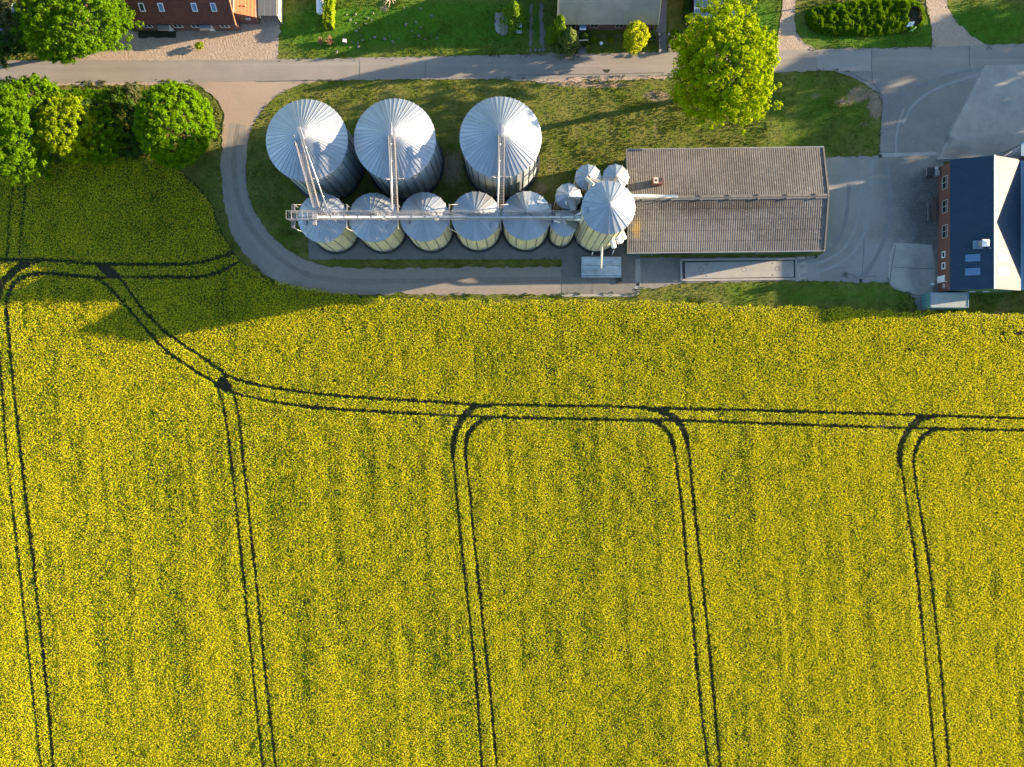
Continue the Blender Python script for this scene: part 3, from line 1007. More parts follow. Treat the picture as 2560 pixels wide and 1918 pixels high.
# the big maple at the roadside
tree('maple_tree', P(1766, 236), 11.2, (6.5, 8.5, 6.4), 1500, 66, .62, .16, M['leaf_maple'],
     'large bright yellow-green tree spreading over the road beside the corrugated barn', tr=.5, limbs=46, off=(.1, -.8), seed=5, lump=.36, shell=(.3, 1.0), flat=.85)
# left of the road
tree('broadleaf_tree', P(290, 112), 9.2, (7.2, 6.8, 6.2), 950, 66, .62, .15, M['leaf_green'],
     'big fresh green tree leaning over the road in front of the red tiled house', tr=.35, off=(-2.2, -.6), seed=8, lump=.36, flat=.9)
tree('broadleaf_tree', P(170, 106), 5.6, (5.0, 3.8, 3.4), 170, 56, .75, .2, M['leaf_dark'],
     'shaded dark green tree on the left side of the big fresh green roadside tree', tr=.2, seed=9, lump=.3)
tree('chestnut_tree', P(476, 343), 5.7, (5.5, 6.0, 5.0), 1300, 64, .48, .14, M['leaf_chestnut'],
     'dense round green tree at the bend of the gravel track beside the field', tr=.3, seed=10, lump=.12, shell=(.72, 1.0), flat=1.15)
tree('broadleaf_tree', P(222, 364), 6.0, (4.5, 4.7, 4.0), 560, 62, .5, .14, M['leaf_yellow'],
     'yellow-green tree between the clipped hedge and the field', tr=.24, seed=12, lump=.3, shell=(.6, 1.0))
tree('broadleaf_tree', P(272, 362), 3.6, (4.0, 4.8, 3.0), 360, 70, .5, .14, M['leaf_green'],
     'low dark green tree in the shade right of the yellow-green tree', tr=.16, seed=13, lump=.25)
tree('broadleaf_tree', P(100, 366), 7.0, (5.9, 7.0, 5.6), 1000, 66, .6, .15, M['leaf_green'],
     'tall bright green tree at the field corner, left of the yellow-green tree', tr=.3, seed=14, lump=.34, shell=(.5, 1.0))
tree('broadleaf_tree', P(120, 262), 4.6, (3.6, 2.6, 2.8), 150, 56, .6, .18, M['leaf_green'],
     'small green tree at the left end of the clipped hedge by the road', tr=.16, seed=15, lump=.3)

# unseen trees, added beyond the right edge to cast shade over the yard
for i, (x, y, z, r, zz) in enumerate(((110, 61, 8.5, (6, 7, 5.5), 0), (118, 52.5, 8, (5, 4.5, 5), 0), (132, 66, 9, (6, 6, 7), 0), (108, 46.9, 6.6, (4.2, 4.4, 6.0), 0))):
    tree('broadleaf_tree', (x, y, 0), z, r, 260, 46, .9, .3, M['leaf_green'],
         ('unseen tall green tree beside the road, added to shade the yard', 'unseen green tree above the gabled hall, added to shade the yard', 'unseen tree far beyond the yard, added for its shade', 'unseen green tree at the upper gable, added to close a gap in the shade')[i],
         tr=.35, seed=30 + i, lump=.3)


def shrub(name, px, z, rad, clumps, per, csize, leaf, mat, label, cat='shrub', seed=1, group=None, tr=.05, limbs=6, **k):
    b = P(*px)
    return tree(name, b, z, rad, clumps, per, csize, leaf, mat, label, cat, group, tr, limbs, seed=seed, **k)


shrub('shrub', (312, 300), 1.7, (3.4, 4.6, 1.7), 220, 52, .5, .14, M['leaf_dark'], 'broad dark green shrub between the round green tree and the low dark tree', seed=41)
shrub('shrub', (318, 362), 1.2, (4.4, 2.4, 1.2), 190, 46, .5, .16, M['leaf_dark'], 'dark shrub at the field edge between the round green tree and the low dark tree', seed=42)
shrub('shrub', (200, 285), 1.4, (6.0, 2.2, 1.4), 230, 46, .5, .16, M['leaf_dark'], 'dark shrub behind the clipped hedge, above the yellow-green tree', seed=43)
shrub('shrub', (338, 238), 1.2, (1.3, 1.5, 1.2), 60, 40, .4, .12, M['leaf_olive'], 'straw coloured shrub at the right end of the clipped hedge', seed=44)
shrub('shrub', (50, 118), 2.0, (3.6, 2.2, 1.8), 130, 46, .55, .17, M['leaf_dark'], 'dark shrub on the verge below the lilac', seed=45)
shrub('shrub', (62, 60), 2.2, (3.4, 4.6, 2.2), 170, 46, .55, .17, M['leaf_olive'], 'brownish shrub mass beside the white tub', seed=46)
shrub('shrub', (5, 60), 1.6, (2.4, 6, 1.8), 130, 46, .55, .17, M['leaf_dark'], 'dark shrub at the far corner beyond the white tub', seed=47)
shrub('lilac_bush', (22, 104), 2.0, (1.6, 1.4, 1.6), 60, 44, .4, .1, M['lilac'], 'lilac bush with pale violet blossom beside the verge', seed=48)
shrub('shrub', (502, 118), .55, (.62, .62, .55), 26, 40, .25, .09, M['leaf_yellow'], 'small round yellow-green bush alone on the gravel forecourt', seed=49)
shrub('shrub', (1460, 104), .9, (.8, 1.1, .9), 40, 40, .3, .1, M['leaf_dark'], 'dark shrub arching over the garden path by the spruce', seed=50)
shrub('shrub', (1466, 112), .5, (.4, .7, .5), 22, 36, .22, .08, M['leaf_gold'], 'yellow and orange leaved bush beside the garden path', seed=51)
for px, s, lab in (((1483, 100), 52, 'small clipped yellow-green ball shrub nearer the orange bush'), ((1525, 103), 53, 'small clipped yellow-green ball shrub nearer the golden willow')):
    shrub('ball_shrub', px, .42, (.40, .45, .42), 34, 40, .14, .06, M['leaf_yellow'], lab, seed=s, group='clipped balls in the front garden', lump=.03, shell=(.9, 1), tr=.03, limbs=3)
tree('golden_willow', P(1580, 116), 2.9, (1.9, 2.1, 2.0), 120, 56, .5, .15, M['leaf_gold'],
     'golden weeping shrub in the front garden of the grey roofed house', 'shrub', None, .09, 14, seed=54, lump=.35, flat=1.2)
shrub('shrub', (1620, 102), .7, (1.2, .7, .6), 40, 40, .3, .1, M['leaf_dark'], 'low dark green shrub between the golden shrub and the stepped path', seed=55)
shrub('shrub', (1418, 122), .9, (1.9, .8, .8), 60, 40, .35, .11, M['leaf_dark'], 'dark shrubs on the verge below the spruce', seed=56)
shrub('shrub', (1684, 104), .9, (1.0, 1.5, .9), 50, 40, .3, .1, M['leaf_green'], 'green shrub on the far side of the stepped path under the big tree', seed=57)


def conifer(name, base, h, r, mat, label, seed, spiky=False, cat='conifer'):
    base = Vector(base)
    t = thing(name, base, label, cat)
    g = np.random.default_rng(seed)
    n = 5200
    zf = g.random(n) ** .8
    if spiky:
        prof = (1 - zf) * (1 + .28 * np.sin(zf * 34)) * 1.05 + .03
    else:
        prof = np.sin(np.clip(zf * .93 + .07, 0, 1) ** .75 * math.pi) ** .45
    a = g.uniform(0, 2 * math.pi, n)
    bump = 1 + .16 * np.sin(a * 5 + zf * 9 + seed) + g.normal(0, .08, n)
    rr = r * prof * bump
    p = np.stack([base.x + np.cos(a) * rr, base.y + np.sin(a) * rr, .15 + zf * h], 1)
    nr = np.stack([np.cos(a), np.sin(a), np.full(n, .6 if spiky else .2)], 1) + g.normal(0, .45, (n, 3))
    V = leaf_quads(p, nr, g.uniform(.07, .16, n) * (1.3 if spiky else 1), .5)
    np_mesh('crown', V, 4, [mat], None, np.clip(g.normal(.5, .3, n), 0, 1), t)
    mb = MB()
    mb.tube([base, base + Vector((0, 0, h * .9))], [.14, .03], 7)
    mb.build('trunk', M['bark'], t)
    return t


conifer('thuja', P(1394, 100), 7.6, .95, M['leaf_conifer'], 'tall columnar conifer at the corner of the grey roofed house', 61)
conifer('thuja', P(1376, 106), 5.6, .7, M['leaf_conifer'], 'shorter columnar conifer beside the wheel tracks', 62)
conifer('spruce', P(1418, 116), 6.2, 1.75, M['leaf_spruce'], 'pointed spruce tree in front of the grey roofed house', 63, True)
conifer('conifer', P(1284, 52), 6.0, 1.9, M['leaf_conifer'], 'broad shaggy conifer behind the garden bench', 64, True)


def hedge(name, p0, p1, w, h, mat, n, leaf, label, seed, cat='hedge', wob=.12):
    """a strip of leaves with a fairly straight face"""
    p0, p1 = Vector(p0), Vector(p1)
    c = p0.lerp(p1, .5)
    t = thing(name, (c.x, c.y, 0), label, cat)
    g = np.random.default_rng(seed)
    L = (p1 - p0).length
    d = (p1 - p0).normalized()
    s = Vector((-d.y, d.x, 0))
    u = g.uniform(0, L, n)
    side = g.random(n)
    v = np.where(side < .55, g.uniform(-1, 1, n), np.where(side < .78, -1, 1)) * w / 2
    z = np.where(side < .55, 1.0, g.random(n)) * h
    wv = (vnoise(u, v * 3 + z, .7, seed) - .5) * 2 * wob
    z = z + wv + g.normal(0, .05, n)
    v = v * (1 + wv) + g.normal(0, .05, n)
    p = np.stack([p0.x + d.x * u + s.x * v, p0.y + d.y * u + s.y * v, np.maximum(z, .05)], 1)
    nr = np.stack([s.x * np.sign(v) * (side > .55), s.y * np.sign(v) * (side > .55), (side < .55) * 1.0 + .2], 1) + g.normal(0, .55, (n, 3))
    V = leaf_quads(p, nr, leaf * g.uniform(.6, 1.3, n), .6)
    np_mesh('foliage', V, 4, [mat], None, np.clip(g.normal(.5, .3, n), 0, 1), t)
    mb = MB()
    k = max(2, int(L / .7))
    for i in range(k):
        q = p0.lerp(p1, (i + .5) / k)
        mb.tube([q, q + Vector((random.uniform(-.15, .15), random.uniform(-.15, .15), h * .85))], [.05, .02], 5)
    mb.build('stem', M['bark'], t)
    return t


hedge('hedge', P(98, 255), P(330, 251), 2.1, 1.9, M['leaf_clip'], 24000, .10, 'clipped green hedge along the road verge left of the round tree', 71)
hedge('hedge', P(826, 74), P(830, -40), 1.25, 2.0, M['leaf_hedge'], 9000, .12, 'narrow bright yellow-green hedge beside the gas tank', 72, wob=.2)
hedge('hedge', P(1712, 52), P(1718, -40), .8, 1.8, M['leaf_dark'], 5000, .11, 'dark hedge along the wall of the blue grey garage', 73)


def bed():
    """the large planted island beside the gravel driveway"""
    out = smooth_line([P(*q)[:2] for q in [(2012, 40), (2020, 24), (2060, 14), (2150, 2), (2250, -4), (2296, 4), (2308, 22), (2312, 50), (2303, 72), (2240, 84), (2180, 92), (2110, 92), (2050, 88), (2020, 72), (2012, 40)]], 2)
    c = P(2160, 48)
    t = thing('shrub_bed', c, 'wide bed of low green shrubs between the two gravel driveways', 'shrub bed')
    n = 60000
    x = RNG.uniform(47, 68, n)
    y = RNG.uniform(55.5, 63, n)
    k = inside(x, y, out)
    hole = np.hypot((x - 65.0) / 1.3, (y - 59.3) / 1.5) < 1
    k &= ~hole
    x, y = x[k], y[k]
    d = seg_dist(x, y, out)
    hh = .25 + .75 * np.clip(d / .8, 0, 1)
    z = hh * (.35 + .9 * (.35 * vnoise(x, y, 1.1, 81) + .65 * vnoise(x, y, .5, 82))) * RNG.uniform(.75, 1.05, len(x))
    p = np.stack([x, y, z], 1)
    nr = RNG.normal(0, .6, (len(x), 3)) + np.array([0, 0, .5])
    V = leaf_quads(p, nr, RNG.uniform(.07, .15, len(x)), .6)
    np_mesh('foliage', V, 4, [M['leaf_green']], None, np.clip(RNG.normal(.45, .3, len(x)), 0, 1), t)
    mb = MB()
    mb.poly([Vector((a, b, .02)) for a, b in out[:-1]])
    o = mb.build('bed_soil', M['soil'], t)
    if o.data.polygons[0].normal.z < 0:
        o.data.flip_normals()


bed()
tree('maple_tree', P(2104, 4), 6.5, (2.6, 2.4, 2.0), 90, 56, .7, .22, M['leaf_maple'],
     'young yellow-green tree hanging over the wide shrub bed', tr=.12, limbs=12, seed=91, off=(-1.5, 1.7), lump=.4)


def twigs(px, r, h, n, label, seed, mat='twig', name='bare_bush'):
    rr = random.Random(seed)
    b = P(*px)
    mb = MB()
    for i in range(n):
        a = rr.uniform(0, 2 * math.pi)
        q = b + Vector((math.cos(a) * r * rr.uniform(.3, 1), math.sin(a) * r * rr.uniform(.3, 1), h * rr.uniform(.5, 1)))
        s = b + Vector((rr.uniform(-.15, .15), rr.uniform(-.15, .15), 0))
        m = s.lerp(q, .55) + Vector((0, 0, .15))
        mb.tube([s, m, q], [.03, .022, .008], 4)
    o = mb.build(name, M[mat])
    tag(o, label, 'bush')


twigs((827, 107), .95, 1.2, 90, 'reddish bare bush at the end of the narrow hedge', 92)
twigs((803, 106), .8, .8, 60, 'low bare bush of thin twigs left of the reddish one', 93)


def dead_branch():
    b = P(975, -2)
    mb = MB()
    tips = [(962, 12), (958, 8), (968, 2), (985, 10), (990, 4), (972, 18)]
    for i, q in enumerate(tips):
        e = P(*q, .25)
        mb.tube([b + Vector((0, 0, .12)), b.lerp(e, .5) + Vector((.1, .05, .22)), e], [.09, .06, .02], 6)
    mb.tube([b + Vector((0, 0, .12)), P(970, -20, .15)], [.09, .12], 6)
    o = mb.build('dead_branch', M['deadwood'])
    tag(o, 'bleached forked dead branch lying on the lawn', 'branch')


dead_branch()

# stones strewn on the lawn
st_px = [(867, 37), (889, 36), (933, 34), (876, 50), (919, 45), (929, 50), (889, 58), (914, 60), (899, 71), (891, 78), (901, 89), (906, 101), (926, 99), (937, 94), (895, 109),
         (880, 106), (875, 119), (896, 118), (962, 98), (974, 92), (996, 97), (982, 105), (842, 131), (1015, 62), (1030, 78), (1040, 56), (1052, 70), (1048, 90), (1062, 98), (1078, 90), (1092, 96), (1035, 92), (1080, 40), (1052, 22), (1010, 20)]
mb = MB()
mb.ball((0, 0, .03), (.19, .15, .08), 9, 5, jit=.2)
stone0 = mb.build('stone', M['stone'])
for i, q in enumerate(st_px):
    s = stone0 if i == 0 else stone0.copy()
    if i:
        COL.objects.link(s)
    s.location = P(*q)
    s.rotation_euler = (0, 0, random.uniform(0, 6))
    k = random.uniform(.7, 1.55)
    s.scale = (k, k * random.uniform(.7, 1), k)
    tag(s, 'pale stone lying in the grass of the shaded lawn', 'stone', 'stones strewn on the lawn')
for i, q in enumerate(((1327, 126), (1339, 125), (1350, 125), (1360, 125))):
    s = stone0.copy()
    COL.objects.link(s)
    s.location = P(*q)
    s.scale = (1.6, 1.6, 1.6)
    tag(s, 'round whitish boulder in the row across the wheel tracks at the road', 'boulder', 'boulders across the wheel tracks')
    s.name = 'boulder'


# ------------------------------------------------------------------ silos
def cone_roof(c, r, ze, zt, n, mb, over=.1, rib=(.11, .10), mi_rib=1, cap=.18):
    """sheet roof of n trays with a standing rib on every seam"""
    c = Vector(c)
    apex_r = cap
    for k in range(n):
        a0, a1 = 2 * math.pi * k / n, 2 * math.pi * (k + 1) / n
        p = []
        for a in (a0, a1):
            p.append((c.x + (r + over) * math.cos(a), c.y + (r + over) * math.sin(a), ze - over * .4))
        for a in (a1, a0):
            p.append((c.x + apex_r * math.cos(a), c.y + apex_r * math.sin(a), zt))
        mb.poly(p)
        # fascia
        q0, q1 = p[0], p[1]
        mb.poly([(q0[0], q0[1], q0[2] - .12), (q1[0], q1[1], q1[2] - .12), q1, q0])
        e0 = Vector((c.x + (r + over + .05) * math.cos(a0), c.y + (r + over + .05) * math.sin(a0), ze - over * .4 + rib[1] * .3))
        e1 = Vector((c.x + apex_r * math.cos(a0), c.y + apex_r * math.sin(a0), zt + rib[1] * .3))
        mb.beam(e0, e1, rib[0], rib[1], mi_rib)


def silo(px, z_e, rpx, rise, n, label, group, wall_mat, cap_r=.3, ring=True, ribs_w=None, hatch=None, ladder=None, name='grain_silo', cat='silo', cap_h=.25, ribz=(.11, .10)):
    k = (CAM_H - z_e) / FPX
    c = P(px[0], px[1], z_e)
    r = rpx * k
    base = Vector((c.x, c.y, 0))
    t = thing(name, base, label, cat, group)
    # wall: rings of sheets with a slight step at every joint
    mb = MB()
    n_w = max(48, n)
    prof = []
    tiers = int(round(z_e / 1.15))
    for i in range(tiers):
        z0, z1 = .15 + (z_e - .15) * i / tiers, .15 + (z_e - .15) * (i + 1) / tiers
        for j in range(4):
            zz = z0 + (z1 - z0) * j / 4
            prof.append((r - .12 + (.018 if j % 2 else 0), zz))
        prof.append((r - .085, z1 - .05))
    prof.append((r - .12, z_e - .02))
    mb.lathe(base, prof, n_w)
    w = mb.build('wall', wall_mat, t, smooth=False)
    mb = MB()
    nw = ribs_w or n
    for i in range(nw):
        a = 2 * math.pi * (i + .5) / nw
        q = base + Vector((math.cos(a), math.sin(a), 0)) * (r - .06)
        mb.box((q.x, q.y, z_e / 2 + .05), (.09, .08, z_e - .2), a)
    tag(mb.build('wall_stiffeners', M['stiff'], t), kind='stuff')
    # roof
    mb = MB()
    cone_roof(base, r - .08, z_e, z_e + rise, n, mb, .14, ribz, 1, cap_r)
    ro = mb.build('roof', [M['galv'], M['galv_rib']], t)
    at = ro.data.attributes.new('v', 'FLOAT', 'FACE')
    tone = [random.uniform(0, 1) for _ in range(n)]
    per = len(ro.data.polygons) // n
    at.data.foreach_set('value', [tone[min(i // per, n - 1)] for i in range(len(ro.data.polygons))])
    mb = MB()
    mb.lathe(base, [(cap_r + .14, z_e + rise - .06), (cap_r + .14, z_e + rise + cap_h * .6), (cap_r * .75, z_e + rise + cap_h), (.05, z_e + rise + cap_h * 1.2)], 20)
    mb.build('roof_cap', M['galv_rib'], t, smooth=False)
    if ring:
        mb = MB()
        mb.lathe(base, [(r + .28, 0), (r + .28, .32), (r - .05, .34)], 48, cap=False)
        mb.build('base_ring', M['ring'], t)
    if hatch is not None:
        a, f = hatch
        q = base + Vector((math.cos(a), math.sin(a), 0)) * (r * f)
        zz = z_e + rise * (1 - f)
        mb = MB()
        tilt = Vector((math.cos(a) * rise / r, math.sin(a) * rise / r, 1)).normalized()
        mb.tube([q + Vector((0, 0, zz - .1)), q + Vector((0, 0, zz)) + tilt * .22], .36, 18)
        hb = mb.build('roof_hatch', M['galv_rib'], t)
    if ladder is not None:
        mb = MB()
        for s in (-.22, .22):
            q = base + Vector((math.cos(ladder), math.sin(ladder), 0)) * (r + .16) + Vector((-math.sin(ladder), math.cos(ladder), 0)) * s
            mb.beam(q + Vector((0, 0, .3)), q + Vector((0, 0, z_e + .2)), .05)
        for i in range(int(z_e / .45)):
            q = base + Vector((math.cos(ladder), math.sin(ladder), 0)) * (r + .16) + Vector((0, 0, .5 + i * .45))
            d = Vector((-math.sin(ladder), math.cos(ladder), 0)) * .22
            mb.beam(q - d, q + d, .035)
        mb.build('ladder', M['rail'], t)
    # door low on the south side
    a = R(-75)
    q = base + Vector((math.cos(a), math.sin(a), 0)) * (r - .05)
    mb = MB()
    mb.box((q.x, q.y, .95), (.12, .8, .9), a)
    mb.build('manhole_door', M['galv_rib'], t)
    return t, base, r


GB, GR, GH = 'three wide silos in the back row', 'five silos under the long catwalk', 'narrow hopper silos round the tall silo'
big_c = []
for (px, lab) in (((766.9, 350.6), 'wide silver silo nearest the curved gravel track, slanted bridge on its roof'),
                  ((986.8, 348.4), 'wide silver silo between the two other wide silos'),
                  ((1251.4, 343.6), 'wide silver silo standing apart, nearest the big maple tree')):
    t, b, r = silo(px, 12.0, 101.4, 2.7, 52, lab, GB, M['wall_steel'], .78, ladder=R(-60), cap_h=.35, ribz=(.07, .08), ribs_w=30)
    big_c.append(b)
row_c = []
for i, (px, lab) in enumerate((((806, 544.7), 'pale walled silo at the caged end of the catwalk, first in the row'),
                               ((933.3, 543.9), 'pale walled silo second in the row from the caged catwalk end'),
                               ((1061, 542), 'pale walled silo in the middle of the row of five'),
                               ((1189.5, 540.4), 'pale walled silo fourth in the row, below the wide silo standing apart'),
                               ((1316.6, 539.4), 'pale walled silo last in the row, beside the narrow yellow-tinged silo'))):
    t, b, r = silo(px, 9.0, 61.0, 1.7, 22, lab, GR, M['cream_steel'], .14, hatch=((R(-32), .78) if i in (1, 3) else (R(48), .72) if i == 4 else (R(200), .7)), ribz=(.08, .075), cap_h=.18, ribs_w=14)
    row_c.append(b)
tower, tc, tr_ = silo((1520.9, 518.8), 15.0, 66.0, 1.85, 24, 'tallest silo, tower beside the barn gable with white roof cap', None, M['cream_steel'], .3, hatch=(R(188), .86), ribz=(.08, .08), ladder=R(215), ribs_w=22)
for px, lab, ze in (((1470.5, 443.2), 'narrow hopper silo with a slatted stair on its roof, above the tall silo', 8.8),
                    ((1539.2, 443), 'narrow hopper silo tucked against the barn gable', 8.8),
                    ((1421, 490.8), 'narrow hopper silo above the catwalk end', 8.8)):
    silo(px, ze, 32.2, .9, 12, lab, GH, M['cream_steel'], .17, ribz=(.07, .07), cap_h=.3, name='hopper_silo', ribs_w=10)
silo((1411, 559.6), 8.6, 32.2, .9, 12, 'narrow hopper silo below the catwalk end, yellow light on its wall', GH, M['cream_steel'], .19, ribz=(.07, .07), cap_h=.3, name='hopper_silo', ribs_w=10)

# tower fittings
for a, b, r in ((P(1538, 576, 9.6), P(1551, 607, 8.3), .56), (P(1529, 596, 9.2), P(1535.4, 620, 8.3), .40), (P(1552, 578, 9.4), P(1562, 598, 8.6), .38)):
    mb = MB()
    d = (b - a).normalized()
    mb.tube([a, b - d * .2, b - d * .07, b], [r, r, r * .88, r * .5], 18)
    mb.tube([b - d * 1.0, b - d * .94], r * 1.06, 18)
    mb.build('exhaust_duct', M['white_steel'], tower, smooth=True)
mb = MB()
mb.tube([P(1504.7, 616, 4.6), P(1504.2, 632, 4.2), P(1503.6, 668, 2.2), P(1503.2, 671, 1.4)], .17, 12)
mb.build('discharge_pipe', M['pipe_cream'], tower, smooth=True)
mb = MB()
for a, b in (((1419, 549, 9.8), (1456, 531, 12.0)), ((1419, 549, 9.8), (1455, 549, 12.4)), ((1440, 549, 10.6), (1460, 566, 8.5))):
    mb.tube([P(*a), P(*b)], .15 if a[0] == 1419 else .05, 10)
mb.build('feed_pipe', M['white_steel'], tower)
for a, b in (((1479, 640), (1482.5, 630)), ((1530, 638), (1535, 626))):
    mb = MB()
    mb.tube([P(*a), P(*b, 3.2)], .07, 8)
    mb.build('guard_post', M['white_steel'], tower)
# overhead conveyor from the tower across the barn ridge
t = thing('elevator_conveyor', P(1640, 492), 'white conveyor tube from the tall silo along the barn ridge', 'conveyor')
mb = MB()
mb.tube([P(1575, 489.5, 9.6), P(1695, 490.2, 8.2)], .17, 14)
mb.build('tube', M['white_steel'], t, smooth=True)
mb = MB()
mb.tube([P(1580, 496, 8.3), P(1694, 494, 7.4)], .12, 10)
for px, z in ((1596, 6.2), (1664, 6.2), (1692, 6.1)):
    mb.beam(P(px, 492, 9.3 - (px - 1575) * .012), P(px, 494, 5.8), .09)
mb.build('support', M['rail'], t)

# stair and duct on the hopper roofs
t = thing('roof_stair', P(1500, 446), 'slatted steel stair lying across a narrow hopper silo roof', 'stair')
mb = MB()
a, b = P(1478, 442, 9.9), P(1506, 456, 11.3)
d = (b - a).normalized()
s = d.cross(Vector((0, 0, 1))).normalized()
for q in (-.4, .4):
    mb.beam(a + s * q, b + s * q, .07, .14)
    mb.beam(a + s * q + Vector((0, 0, .9)), b + s * q + Vector((0, 0, .9)), .05)
    mb.beam(b + s * q, Vector((b.x, b.y, 9.0)) + s * q, .06)
mb.build('stringer', M['rail'], t)
mb = MB()
L = (b - a).length
for i in range(9):
    mb.box(a + d * (L * (i + .5) / 9), (.12, .78, .04), math.atan2(d.y, d.x))
mb.build('treads', M['pipe_cream'], t)
for p0, p1, lab in ((P(1466, 446, 10.2), P(1485, 464, 11.2), 'cream spout from the tall silo to the hopper silo with the stair'),):
    mb = MB()
    mb.tube([p0, p1], .3, 10)
    mb.build('spout', M['pipe_cream'], t)
t = thing('roof_walk', P(1432, 508), 'grey walkway plate across the hopper silo roof north of the catwalk end', 'walkway')
mb = MB()
a, b = P(1424, 494, 10.1), P(1433, 526, 11.0)
mb.beam(a, b, .8, .07)
mb.build('deck', M['grate'], t)
mb = MB()
for s in (-.4, .4):
    mb.beam(a + Vector((s, 0, .9)), b + Vector((s, 0, .9)), .05)
    for f in (0, .5, 1):
        q = a.lerp(b, f) + Vector((s, 0, 0))
        mb.beam(q, q + Vector((0, 0, .9)), .05)
mb.build('handrail', M['rail'], t)
mb = MB()
mb.tube([P(1416, 503, 10.0), P(1416, 512, 10.0)], .15, 10)
mb.build('vent', M['white_steel'], t)
mb = MB()
mb.tube([P(1421, 492, 10.2), P(1456, 493, 11.2)], .12, 10)
mb.build('feed_pipe', M['white_steel'], t)
mb = MB()
mb.tube([P(1386, 552.5, 9.6), P(1392, 553, 9.9), P(1400, 556, 9.6)], [.14, .17, .14], 10)
o = mb.build('vent_pipe', M['white_steel'])
tag(o, 'white bent vent pipe lying on the yellow-tinged hopper silo roof', 'vent pipe')

# ---- long catwalk over the row
ZD = 10.95
t = thing('catwalk', (-12, 24.6, ZD), 'long steel catwalk with railings above the row of five silos', 'catwalk')
xa, xb = P(718, 540, 11.5).x, P(1452, 540, 11.5).x
y0, y1 = 24.02, 25.22
mb = MB()
for i in range(150):
    mb.box((P(785, 0, 11).x + (xb - P(785, 0, 11).x) * i / 149, 24.88, ZD), (.13, .6, .04))
for y in (24.55, 25.2):
    mb.beam((xa, y, ZD - .12), (xb, y, ZD - .12), .09, .2)
for i in range(70):
    x = xa + (xb - xa) * (i + .5) / 70
    mb.beam((x, y0, ZD - .07), (x, y1, ZD - .07), .06, .06)
mb.build('deck', M['grate'], t)
for y, zs in ((y1, (.55, 1.1)), (y0, (.25, .75))):
    mb = MB()
    for z in zs:
        mb.tube([(xa, y, ZD + z), (xb, y, ZD + z)], .025, 6)
    nn = 32
    for i in range(nn + 1):
        x = xa + (xb - xa) * i / nn
        mb.beam((x, y, ZD - .1), (x, y, ZD + zs[1]), .05)
        if i < nn and i % 2 == 0:
            mb.beam((x, y, ZD + .1), (x + (xb - xa) / nn, y, ZD + zs[1]), .03)
    mb.build('handrail', M['rail'], t)
mb = MB()      # open cage at the west end
xc = P(785, 0, 11.5).x
for y in (y0, y1):
    for z in (-.1, 1.1):
        mb.beam((xa, y, ZD + z), (xc, y, ZD + z), .06)
for i in range(6):
    x = xa + (xc - xa) * i / 5
    for y in (y0, y1):
        mb.beam((x, y, ZD - .1), (x, y, ZD + 1.1), .05)
    mb.beam((x, y0, ZD + 1.1), (x, y1, ZD + 1.1), .06)
    mb.beam((x, y0, ZD - .1), (x, y1, ZD - .1), .06)
mb.build('end_cage', M['rail'], t)
for px in (738, 868, 996, 1123, 1252, 1377):
    x = P(px, 0, 10.6).x
    mb = MB()
    for y in (22.9, 26.35):
        mb.beam((x, y, 8.75), (x, y, ZD + .25), .10)
        e = 1 if px == 738 else random.choice((-1, 1))
        mb.beam((x, y, ZD - .1), (x + 1.5 * e, y + (.55 if y < 24 else -.55) * -1, 8.95), .07)
    mb.beam((x, 22.9, ZD - .28), (x, 26.35, ZD - .28), .12)
    mb.beam((x, 22.9, ZD + .2), (x, y0, ZD + .2), .07)
    mb.beam((x, y1, ZD + .2), (x, 26.35, ZD + .2), .07)
    if px == 738:
        mb.beam((x - .35, 22.9, ZD + .1), (x - .35, 26.35, ZD + .1), .1)
        mb.beam((x - .35, 22.9, ZD + .1), (x, 22.9, ZD + .1), .08)
        mb.beam((x - .35, 26.35, ZD + .1), (x, 26.35, ZD + .1), .08)
    mb.build('support_frame', M['rail'], t)

t = thing('conveyor', (-12, 24.4, 11.35), 'long round conveyor tube running beside the catwalk over five silos', 'conveyor')
mb = MB()
mb.tube([(P(790, 0, 11.4).x, 24.42, 11.4), (xb + .4, 24.42, 11.4)], .2, 16)
mb.build('tube', M['galv'], t, smooth=True)
mb = MB()
for i in range(20):
    x = P(795, 0, 11.4).x + i * (xb - P(795, 0, 11.4).x) / 19.5
    mb.tube([(x - .04, 24.42, 11.4), (x + .04, 24.42, 11.4)], .25, 16)
    mb.box((x + .25, 24.2, 11.22), (.3, .25, .25))
tag(mb.build('flanges', M['galv_rib'], t), kind='stuff')
mb = MB()
mb.box((P(788, 0, 11.4).x, 24.42, 11.4), (.8, .75, .8))
mb.box((P(788, 0, 11.4).x - .1, 23.7, 11.3), (.5, .9, .5))
mb.build('drive_unit', M['rail'], t)
for c in row_c:
    mb = MB()
    mb.tube([(c.x + .15, 24.45, 11.2), (c.x, c.y, 10.55)], [.18, .16], 10)
    mb.build('outlet', M['rail'], t)

